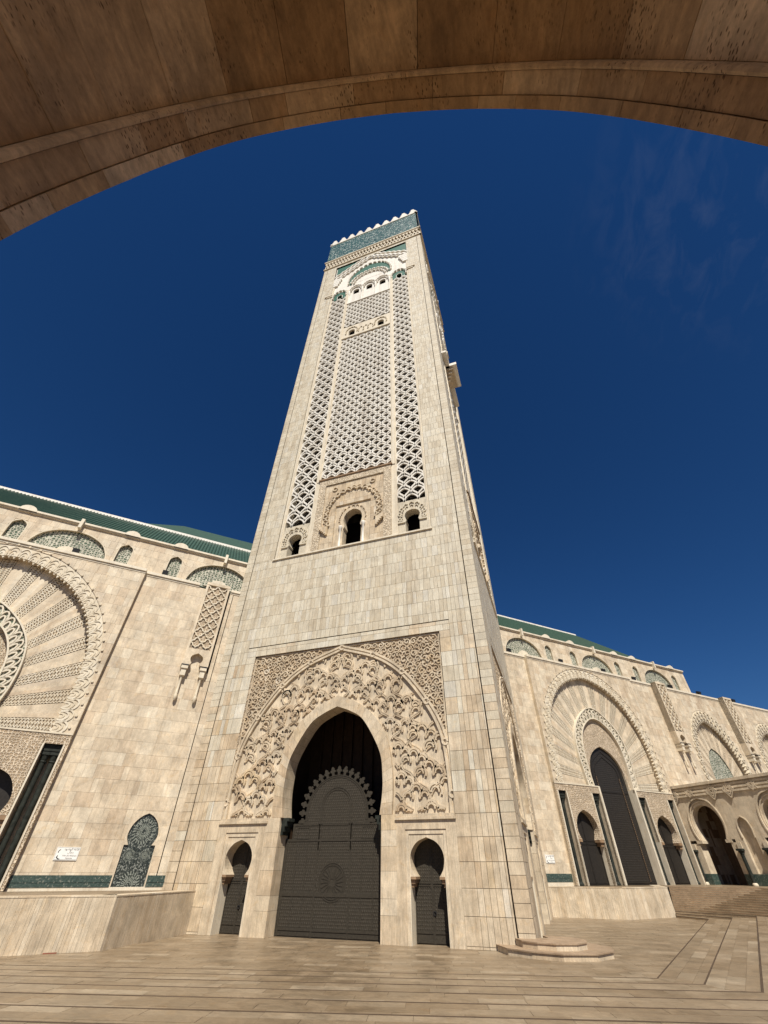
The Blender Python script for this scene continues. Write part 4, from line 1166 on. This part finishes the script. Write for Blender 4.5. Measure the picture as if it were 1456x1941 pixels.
# above: joint groove, then the painted shadow line beside the buttress
# tiled dado and mosaic niche
for (a, b, z0, z1) in ((-27.2, -21.2, 2.35, 2.97), (-18.85, -17.6, 2.35, 2.97), (18.3, 22.6, 2.5, 3.15)):
    q = MB(); q.box(FAC, a, b, z0, z1, -.2, .03); dd_ = q.build('tile_dado', M_DADO, mosque)
    q = MB(); q.box(FAC, a, b, (z0+z1)/2-.06, (z0+z1)/2, .0, .055); q.build('dado_rail', M_DADO, dd_)
q = MB(); q.box(FAC, -27.2, -17.6, ZT-.1, 2.35, -.2, .0, .7); q.box(FAC, 18.3, 22.6, ZT-.1, 2.5, -.2, .0, .7); q.build_by('wall_foot', M_TRIM, mosque, lambda c: (c[0]+c[1]) > 0)
nF = lambda u, v, d: FAC(-20.02+u, v, d)
NI = [(.80, 4.68), (1.0, 5.05), (1.04, 5.4), (.86, 5.95), (.45, 6.4), (0, 6.62)]
c = arch(NI, 0, 28)
q = MB(); ring_fill(q, nF, c, (-1.18, 1.17, 4.68, 6.75), 0); q.strip(nF, c, c, 0, -.12); q.box(nF, -1.18, -1.08, 2.35, 4.68, -.14, .0); q.box(nF, 1.08, 1.17, 2.35, 4.68, -.14, .0)
nb = q.build('mosaic_niche', M_WALL, mosque)
q = MB(); q.poly([nF(-1.08, 2.35, -.11), nF(1.08, 2.35, -.11), nF(1.08, 4.68, -.11), nF(-1.08, 4.68, -.11)]); q.poly([nF(a, b, -.11) for a, b in c]); q.build('mosaic_panel', M_ZELD, nb)
q = MB()
for (cx, cy, r) in ((0, 5.5, .8), (-.55, 4.1, .38), (.55, 4.1, .38), (0, 2.45, .75)):
    for k in range(24):
        a = k*15
        if cy+r*math.sin(R(a)) < 2.36 or (cy < 2.5 and a > 180): continue
        for r1, r2, w_ in ((.28, .62, .035), (.72, .98, .045)):
            q.ribbon(nF, [(cx+r*r1*math.cos(R(a)), cy+r*r1*math.sin(R(a))), (cx+r*r2*math.cos(R(a+4)), cy+r*r2*math.sin(R(a+4)))], BAR(w_*r*1.4, -.11, -.095))
    q.ribbon(nF, arc(cx, cy, r*.2, 0, 360 if cy > 2.5 else 180, 14), BAR(.03, -.11, -.095))
q.build('mosaic_stars', M_STAR, nb, kind='stuff')

# coping ledge, upper wall with fretwork windows, cornice, roof
q = MB()
for (a, b, n1_) in ((-60, -27.25, BN), (-27.25, -21.9, 0), (-18.6, -17.62, 0), (18.4, 22.6, 0), (22.6, 43.6, BN), (43.6, 49.0, 0), (52.9, 66.5, 0), (70.4, 110, 0)):
    q.box(FAC, a, b, ZL, ZL+.2, -.7, n1_+.05, .7); q.box(FAC, a, b, ZL+.2, ZL+.48, -.7, n1_+.16, .9)
q.build_by('coping', M_TRIM, mosque, lambda c: sum((c[0]+c[1])/Q2 > x for x in (-27.2, -20, 0, 22.6, 43.6, 51, 68)))
UN = -.35
FU = lambda u, v, d: FAC(u, v, d+UN)
bigs = [-49.6, -34.8, -20.1, 23.2, 37.95, 52.2]; smalls = [-44.7, -39.6, -30.0, -25.05, 28.2, 33.2, 42.9, 47.2, 56.9]
wins = sorted([(s, 3.5, 29.75) for s in bigs]+[(s, .68, 29.6) for s in smalls])
for side in (-1, 1):
    ws = [x for x in wins if x[0]*side > 0]
    edges = [(-60 if side < 0 else 18.0)]
    for p, n_ in zip(ws, ws[1:]): edges.append((p[0]+p[1]+n_[0]-n_[1])/2)
    edges.append(-15.9 if side < 0 else 60.2)
    for (s_, h, top), a, b in zip(ws, edges, edges[1:]):
        if h > 2: half = [(h, 26.85), (h*.93, 27.8), (h*.75, 28.8), (h*.4, 29.5), (0, top)]
        else: half = [(h, 26.85), (h, 28.7), (h*.8, 29.25), (0, top)]
        c = arch(half, s_, 28); q = MB(); ring_fill(q, FU, c, (a, b, 26.85, 30.4), 0, rng.random()); q.strip(FU, c, c, 0, -.3); q.build('upper_wall', M_WALL, mosque)
        slabs_round(FU, (a, b, 26.85, 30.4), c, .89, (.7, 1.0, 1.3), 26.85, 'upper_slabs', d0=0, d1=.03)
        q = MB(); q.poly([FU(x, z, -.28) for x, z in c]); wn_ = q.build('fretwork_window', M_FRET, mosque)
        q = MB(); q.ribbon(FU, c, BAR(.10, -.1, .03), .4)
        if h > 2: q.prism(FU, [(s_-1.5, 26.85)]+arc(s_, 27.0, .95, 180, 0, 10, .8)+[(s_+1.5, 26.85)], -.3, -.02, .7)
        q.build('window_trim', M_TRIM, wn_)
q = MB()
for a, b in ((-60, -16), (18, 60.2)):
    q.box(FU, a, b, 30.4, 30.55, -1, .18, .5); q.box(FU, a, b, 30.55, 30.75, -1, .3, .9)
q.poly([FAC(60.2, 26.5, UN), FAC(60.2, 30.75, UN), FAC(60.2, 30.75, -12), FAC(60.2, 26.5, -12)])
q.build_by('cornice', M_TRIM, mosque, lambda c: (c[0]+c[1]) > 0)
for s_ in smalls:
    q = MB(); q.prism(FU, arc(s_, 30.55, .75, 0, 180, 10, .62), -.3, .34, .9); q.build('cornice_lobe', M_TRIM, mosque)
for s_ in bigs:
    q = MB(); q.box(FU, s_-.14, s_+.14, 29.9, 31.0, -.3, .55, .9); q.build('rain_spout', M_TRIM, mosque)
# roofs
RB, RZ = -6.6, 36.55
q = MB(); e0, z0 = -.6, 30.8
q.poly([FAC(-60, z0, e0), FAC(-14, z0, e0), FAC(-14, RZ, RB), FAC(-60, RZ, RB)])
q.poly([FAC(12, z0, e0), FAC(52, z0, e0), FAC(43.2, RZ, RB), FAC(12, RZ, RB)])
q.poly([FAC(52, z0, e0), FAC(52, z0, -20), FAC(43.2, RZ, RB)])
roof = q.build_by('roof', M_ROOF, mosque, lambda c: (c[0]+c[1]) > 0)[0]
q = MB()
def rib(a, b, c, d_, w_=.09):
    A0, B0 = Vector(FAC(a[0]-w_, a[1], a[2])), Vector(FAC(b[0]-w_, b[1], b[2])); A1, B1 = Vector(FAC(a[0]+w_, a[1], a[2])), Vector(FAC(b[0]+w_, b[1], b[2]))
    up_ = Vector(FAC(0, .11, .1))-Vector(FAC(0, 0, 0)); A2, B2 = (A0+A1)/2+up_, (B0+B1)/2+up_
    q.poly([A0[:], B0[:], B2[:], A2[:]], rng.random()); q.poly([A2[:], B2[:], B1[:], A1[:]], rng.random())
s_ = -50.0
while s_ < 51.5:
    if s_ < -14: rib((s_, z0, e0), (s_, RZ, RB), 0, 0)
    elif s_ > 15:
        if s_ < 43: rib((s_, z0, e0), (s_, RZ, RB), 0, 0)
        else: k = (52-s_)/8.8; rib((s_, z0, e0), (s_, z0+(RZ-z0)*k, e0+(RB-e0)*k), 0, 0)
    s_ += .36
q.build('tile_ribs', M_ROOF, roof, kind='stuff')
q = MB(); q.box(FAC, -60, -14, RZ-.1, RZ+.25, RB-.3, RB+.15, .9, True); q.box(FAC, 12, 43.2, RZ-.1, RZ+.25, RB-.3, RB+.15, .9, True); q.build_by('ridge', M_WHITE, roof, lambda c: (c[0]+c[1]) > 0)
q = MB()
FD = 25; kk = (43.8+FD)/43.8; T = lambda s_, z: FAC(-20.98+(s_+20.98)*kk, 3.35+(z-3.35)*kk, -FD)
R1, R2 = T(-25.6, 33.45), T(-2, 33.72)
e1, e2, e3 = FAC(-47, 36, -11), FAC(16, 36, -11), FAC(-47, 36, -39)
q.poly([e1, e2, R2, R1]); q.poly([e3, e1, R1]); q.poly([e3, R1, R2, FAC(16, 36, -39)])
for a, b in ((FAC(-47, 26, -11), FAC(16, 26, -11)), (FAC(-47, 26, -39), FAC(-47, 26, -11))): q.poly([a, b, (b[0], b[1], 36), (a[0], a[1], 36)])
up2 = q.build('upper_roof', M_ROOF, mosque)
# back and ends of the hall so that it is a closed volume
q = MB(); q.poly([FAC(-60, 0, -40), FAC(110, 0, -40), FAC(110, 26, -40), FAC(-60, 26, -40)]); q.poly([FAC(-60, 26.7, -.5), FAC(110, 26.7, -.5), FAC(110, 26.7, -40), FAC(-60, 26.7, -40)])
q.poly([FAC(110, 0, 0), FAC(110, 0, -40), FAC(110, 26.7, -40), FAC(110, 26.7, 0)]); q.poly([FAC(-60, 0, 0), FAC(-60, 0, -40), FAC(-60, 26.7, -40), FAC(-60, 26.7, 0)])
q.build('rear_wall', M_WALL, mosque)

# ------------------------------------------------------------------ entrance arcade at right, standing out from the hall
ARC = lambda u, v, d: FAC(44.1-d, v, u)
arcade = thing('entrance_arcade', FAC(47, ZT, 6), 'brown shaded stone arcade with horseshoe openings at the right edge', 'arcade')
AO = [(1.72, 6.35), (2.05, 7.2), (2.12, 8.2), (1.85, 9.3), (1.1, 10.3), (0, 10.65)]
AI = [(1.5, 6.35), (1.72, 7.2), (1.78, 8.1), (1.5, 9.0), (.9, 9.65), (0, 9.9)]
for (uc, u0, u1) in ((3.15, 0, 5.75), (11.75, 9.1, 14.4)):
    co_, ci = arch(AO, uc, 32), arch(AI, uc, 32)
    q = MB(); ring_fill(q, ARC, co_, (u0, u1, 6.35, 10.8), 0, .5); q.build('arch_wall', M_WALL, arcade)
    q = MB(); q.strip(ARC, co_, co_, 0, -.2); q.strip(ARC, co_, ci, -.2, -.2); q.strip(ARC, ci, ci, -.2, -1.2)
    q.ribbon(ARC, co_, BAR(.14, -.1, .08), .6); q.ribbon(ARC, [between(ci, co_, i/32, .5) for i in range(33)], BAR(.12, -.2, -.08), .6); q.build('archivolt', M_WALL, arcade)
    q = MB()
    for e in (-1, 1):
        a = uc+e*2.2; q.box(ARC, min(a, a-e*.75), max(a, a-e*.75), 6.05, 6.35, -1.2, .06, .6)
    q.build_by('impost', M_WALL, arcade, lambda c: (c[0]-c[1]+25)/Q2 > uc)
    q = MB()
    for (a, b) in ((u0, uc-1.95), (uc+1.95, u1)): q.box(ARC, a, b, 3.2, 6.05, -1.2, 0, .5)
    q.build_by('pier', M_WALL, arcade, lambda c: (c[0]-c[1]+25)/Q2 > uc)
    q = MB()
    for (a, b) in ((u0, uc-1.95), (uc+1.95, u1)): q.box(ARC, a, b, ZT-.1, 3.2, -1.2, .03, .5)
    q.build_by('tile_dado', M_DADO, arcade, lambda c: (c[0]-c[1]+25)/Q2 > uc)
    for e in (-1, 1):
        x = uc+e*2.85
        if x < 0.3: x = .35
        F3 = lambda a, b, h, x=x: ARC(x+a, h, .25+b)
        q = MB(); q.lathe(F3, [(.19, ZT+.25), (.19, 4.9)], 12); c_ = q.build('column', M_MARBLE, arcade, smooth=True)
        q = MB(); q.lathe(F3, [(.19, 4.9), (.25, 4.95), (.2, 5.0), (.3, 5.25)], 12); q.box(ARC, x-.33, x+.33, 5.25, 5.45, 0, .58, .5, True); q.build('capital', M_MARBLE, c_)
        q = MB(); q.lathe(F3, [(.28, ZT-.1), (.28, ZT+.12), (.2, ZT+.25)], 12); q.build('base', M_TRIM, c_)
        q = MB(); q.box(ARC, x-.25, x+.25, 5.45, 6.05, 0, .1, .6); q.build('corbel', M_WALL, arcade)
BL = [(.72, 6.4), (.74, 7.4), (.5, 8.1), (0, 8.45)]
c = arch(BL, 7.42, 20); q = MB(); ring_fill(q, ARC, c, (5.75, 9.1, 6.4, 10.8), 0, .5); q.strip(ARC, c, c, 0, -.35); q.ribbon(ARC, c, BAR(.12, -.05, .07), .6)
for a, b in ((5.75, 6.7), (8.14, 9.1)): q.box(ARC, a, b, 3.2, 6.4, -.35, 0, .5)
q.poly([ARC(6.6, 3.2, -.35), ARC(8.2, 3.2, -.35), ARC(8.2, 8.5, -.35), ARC(6.6, 8.5, -.35)], .3); q.build('blind_arch', M_WALL, arcade)
q = MB(); q.box(ARC, 5.75, 9.1, ZT-.1, 3.2, -.4, .03, .5); q.build('tile_dado', M_DADO, arcade)
q = MB()
for i, z in enumerate((10.85, 11.2, 11.55)): q.box(ARC, -.1, 14.6, z, z+.2, -.2, .16, .4)
q.box(ARC, -.1, 14.6, 10.75, 12.0, -.4, .04, .4); q.box(ARC, -.15, 14.7, 11.9, 12.2, -4, .3, .5); ent = q.build('entablature', M_WALL, arcade)
for u in (.3, 2.5, 5.5, 7.6, 10.4, 12.8):
    q = MB(); big = u in (5.5, 7.6, .3)
    for a in (.22, .44, .66) if big else (.2, .4):
        z = 11.3 if not big else 11.15
        q.ribbon(ARC, [(u, z-a*1.35), (u+a, z), (u, z+a), (u-a, z), (u, z-a*1.35)], BAR(.11, .02, .2), .5)
    for a in (-.3, .3): q.ribbon(ARC, [(u+a-.3, 10.85), (u+a+.3, 11.7)], BAR(.1, .02, .19), .5); q.ribbon(ARC, [(u+a+.3, 10.85), (u+a-.3, 11.7)], BAR(.1, .02, .18), .5)
    q.build('interlace_knot', M_WALL, ent)
q = MB()
q.box(ARC, 0, 14.4, ZT, 12, -7, -6.8); q.poly([ARC(14.4, ZT, 0), ARC(14.4, 12, 0), ARC(14.4, 12, -7), ARC(14.4, ZT, -7)]); q.poly([ARC(0, 12.05, 0), ARC(14.5, 12.05, 0), ARC(14.5, 12.05, -7), ARC(0, 12.05, -7)])
q.poly([ARC(-.0, ZT, -1), ARC(-.0, 12, -1), ARC(-.0, 12, -7), ARC(-.0, ZT, -7)])
q.build('inner_wall', M_BROWN, arcade)

# ------------------------------------------------------------------ archway over the camera
A0 = CAM
ARW = lambda w_, z, q_: (A0.x+AR[0]*w_+AF[0]*q_, A0.y+AR[1]*w_+AF[1]*q_, A0.z+z)
archway = thing('stone_archway', ARW(0, -1.59, -2), 'shaded brown travertine archway overhead framing the sky', 'archway')
K = .75
HALF = [(3.74, 3.0), (3.74, 4.4), (3.70, 5.4), (3.56, 6.5), (3.30, 7.75), (2.92, 8.9), (2.45, 9.7), (1.75, 10.4), (.95, 10.88), (0, 11.12)]
base = arch([(a*K, b*K) for a, b in HALF], .05, 120)
prof = [(base[0][0], -1.6)]+base+[(base[-1][0], -1.6)]
prof = resample(prof, 200)
def off(p, o):
    out = []
    for i in range(len(p)):
        a = p[max(i-1, 0)]; b = p[min(i+1, len(p)-1)]; dx, dy = b[0]-a[0], b[1]-a[1]; l = math.hypot(dx, dy)
        out.append((p[i][0]-dy/l*o, p[i][1]+dx/l*o))
    return out
def vault_row(o, q0, q1, lmin, lmax, gap, mat, name, recess=.06, jitter=.004):
    """one row of curved slabs round the arch between depths q0 and q1"""
    P = off(prof, o); i = 0; n = len(P)-1
    seglen = sum(math.hypot(b[0]-a[0], b[1]-a[1]) for a, b in zip(P, P[1:]))/n
    while i < n:
        k = max(2, round(rng.uniform(lmin, lmax)/seglen)); j = min(n, i+k)
        if n-j < 3: j = n
        o2 = rng.uniform(-jitter, jitter); P1 = off(P[i:j+1], o2); P2 = off(P[i:j+1], recess)
        # shrink both ends by the joint
        def shr(c): 
            c = list(c); a, b = c[0], c[1]; l = math.hypot(b[0]-a[0], b[1]-a[1]) or 1; c[0] = (a[0]+(b[0]-a[0])/l*gap, a[1]+(b[1]-a[1])/l*gap)
            a, b = c[-1], c[-2]; l = math.hypot(b[0]-a[0], b[1]-a[1]) or 1; c[-1] = (a[0]+(b[0]-a[0])/l*gap, a[1]+(b[1]-a[1])/l*gap); return c
        P1, P2 = shr(P1), shr(P2); t = rng.random(); m_ = MB()
        m_.strip(ARW, P1, P1, q0+gap, q1-gap, t); m_.strip(ARW, P1, P2, q1-gap, q1-gap, t); m_.strip(ARW, P1, P2, q0+gap, q0+gap, t)
        for e in (0, -1): m_.poly([ARW(*P1[e], q0+gap), ARW(*P1[e], q1-gap), ARW(*P2[e], q1-gap), ARW(*P2[e], q0+gap)], t)
        m_.build(name, mat, archway); i = j
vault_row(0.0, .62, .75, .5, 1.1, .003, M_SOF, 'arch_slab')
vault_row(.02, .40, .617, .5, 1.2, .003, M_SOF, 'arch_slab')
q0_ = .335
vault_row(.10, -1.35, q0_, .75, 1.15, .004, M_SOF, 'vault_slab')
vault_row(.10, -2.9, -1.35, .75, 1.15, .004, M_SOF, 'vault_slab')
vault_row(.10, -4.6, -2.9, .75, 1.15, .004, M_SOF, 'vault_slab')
# roll moulding between the ring and the vault
m_ = MB(); ks = [(.02, .40), (.0, .395), (-.012, .375), (.0, .352), (.03, .34), (.10, .335)]
for (o1, qa), (o2, qb) in zip(ks, ks[1:]): m_.strip(ARW, off(prof, o1), off(prof, o2), qa, qb, .8)
m_.build('roll_moulding', M_SOF, archway, smooth=True)
# mass of the arch: front, back, top and sides
m_ = MB(); core = off(prof, .16)
def shell(qd):
    U0, U1, Z1 = -5.2, 5.3, 9.6
    c = core; outp = []
    for (u, v) in c:
        t = (u-c[0][0])/(c[-1][0]-c[0][0]); outp.append((u, v))
    n = len(c); o_ = []
    for i, (u, v) in enumerate(c):
        if v < 5.5: o_.append((U0 if u < 0 else U1, v))
        else: o_.append((u*1.55 if abs(u) < 3 else (U0 if u < 0 else U1), Z1))
    m_.strip(ARW, c, o_, qd, qd, .4)
shell(.745); shell(-4.59)
m_.strip(ARW, core, core, .745, -4.59, .3)
m_.box(ARW, -5.2, 5.3, 9.5, 9.7, -4.65, .745, .4, True)
for u in (-5.2, 5.3): m_.poly([ARW(u, -1.6, .745), ARW(u, 9.7, .745), ARW(u, 9.7, -4.6), ARW(u, -1.6, -4.6)], .4)
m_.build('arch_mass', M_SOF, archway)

# ------------------------------------------------------------------ strip lying at the foot of the left wall
q = MB(); PS = lambda u, v, d: (-23.05+(u+d)/Q2, -9.75+(u-d)/Q2, v)
q.prism(lambda u, v, d: PS(d, v, u), [(0, .004), (.16, .004), (.15, .05), (.03, .06)], 0, .62, back=True)
tag(q.build('wooden_strip', M_WIRE), 'short reddish strip lying on the paving at the foot of the left retaining wall', 'strip')

# ------------------------------------------------------------------ wall signs
def text_mesh(name, body, size, F, u, v, d, parent, mat, align='LEFT'):
    cu = bpy.data.curves.new('t', 'FONT'); cu.body = body; cu.size = size; cu.align_x = align; cu.resolution_u = 2
    o = bpy.data.objects.new('t', cu); col.objects.link(o)
    dg = bpy.context.evaluated_depsgraph_get(); me = bpy.data.meshes.new_from_object(o.evaluated_get(dg)); bpy.data.objects.remove(o)
    q = MB()
    for p in me.polygons: q.poly([F(u+me.vertices[i].co.x, v+me.vertices[i].co.y, d) for i in p.vertices])
    bpy.data.meshes.remove(me)
    return q.build(name, mat, parent) if q.v else None
def sign(s0, s1, z0, z1, label, ar2, fr2):
    root = thing('wall_sign', FAC(s0, z0, 0), label, 'sign')
    q = MB(); q.box(FAC, s0, s1, z0, z1, .005, .05, .5, True); q.build('plate', M_PLAQUE, root)
    xm = s0+(s1-s0)*.64; h = z1-z0; d = .054
    ar1 = '\ufeed\ufebf\ufeee\ufedf\ufe8d \ufe94\ufecb\ufe8e\ufed7'
    ar1 = '\ufe80\ufeee\ufebf\ufeee\ufedf\ufe8d \ufe94\ufecb\ufe8e\ufed7'
    for body, sz, zz in ((ar1, .19, .76), (ar2, .19, .53), ('Salle des Ablutions', .115, .30), (fr2, .115, .11)):
        text_mesh('lettering', body, sz*h/.72, FAC, xm, z0+zz*h, d, root, M_INK, 'CENTER')
    q = MB(); a = s0+.12
    q.ribbon(FAC, arc(a+.16, z0+h*.62, .13, 100, 200, 8), BAR(.045, .05, .056)); q.ribbon(FAC, arc(a+.2, z0+h*.3, .15, 180, 290, 8), BAR(.05, .05, .056)); q.ribbon(FAC, [(a+.02, z0+h*.2), (a+.08, z0+h*.36)], BAR(.05, .05, .056))
    q.build('emblem', M_INK, root)
    q = MB(); q.ribbon(FAC, [(s0+.04, z0+.04), (s0+.04, z1-.04), (s1-.04, z1-.04), (s1-.04, z0+.04), (s0+.04, z0+.04)], BAR(.012, .05, .054)); q.build('border_line', M_LAMP, root)
sign(-25.23, -23.8, 3.76, 4.48, 'white plaque with Arabic and French lettering on the wall left of the mosaic niche', '\ufedd\ufe8e\ufe9f\ufead', 'Hommes')
sign(19.38, 20.6, 3.98, 4.68, 'small white plaque on the wall between the minaret and the dark mosque doors', '\ufe80\ufe8e\ufeb4\ufee7', 'Femmes')

# ------------------------------------------------------------------ floodlights on the ledge
def flood(s_, n_, label, sz=.22):
    root = thing('floodlight', FAC(s_, ZL+.48, n_), label, 'floodlight', 'floodlights along the ledge')
    F = lambda u, v, d: FAC(s_+u, ZL+.48+v, n_+d)
    q = MB(); q.prism(lambda u, v, d: F(d, v, u), [(-sz, .2), (sz*.6, .1), (sz, .55), (-sz*.5, .72)], -sz*1.1, sz*1.1, back=True); q.build('lamp_head', M_LAMP, root)
    q = MB(); q.box(F, -sz, -sz+.05, 0, .4, -.04, .04, .5, True); q.box(F, sz-.05, sz, 0, .4, -.04, .04, .5, True); q.box(F, -sz, sz, 0, .05, -.06, .06, .5, True); q.build('bracket', M_LAMP, root)
for s_, n_, lb in ((-33.9, .2, 'black floodlight on the ledge below the wide fretwork window at left'), (-25.6, -.1, 'black floodlight on the ledge below the small fretwork window left of the minaret'),
                   (20.1, -.1, 'black floodlight on the ledge right against the minaret'), (29.6, .2, 'black floodlight above the left side of the great right arch'), (38.4, .2, 'black floodlight above the right side of the great right arch'),
                   (45.6, -.1, 'black floodlight on the ledge between great arch and buttress at right'), (54.4, -.1, 'black floodlight on the ledge just right of the first right buttress'), (61.9, -.1, 'black floodlight against the sky left of the far buttress'), (71.6, -.1, 'rightmost black floodlight against the sky on the far ledge')):
    flood(s_, n_, lb, .24 if s_ < 50 else .3)
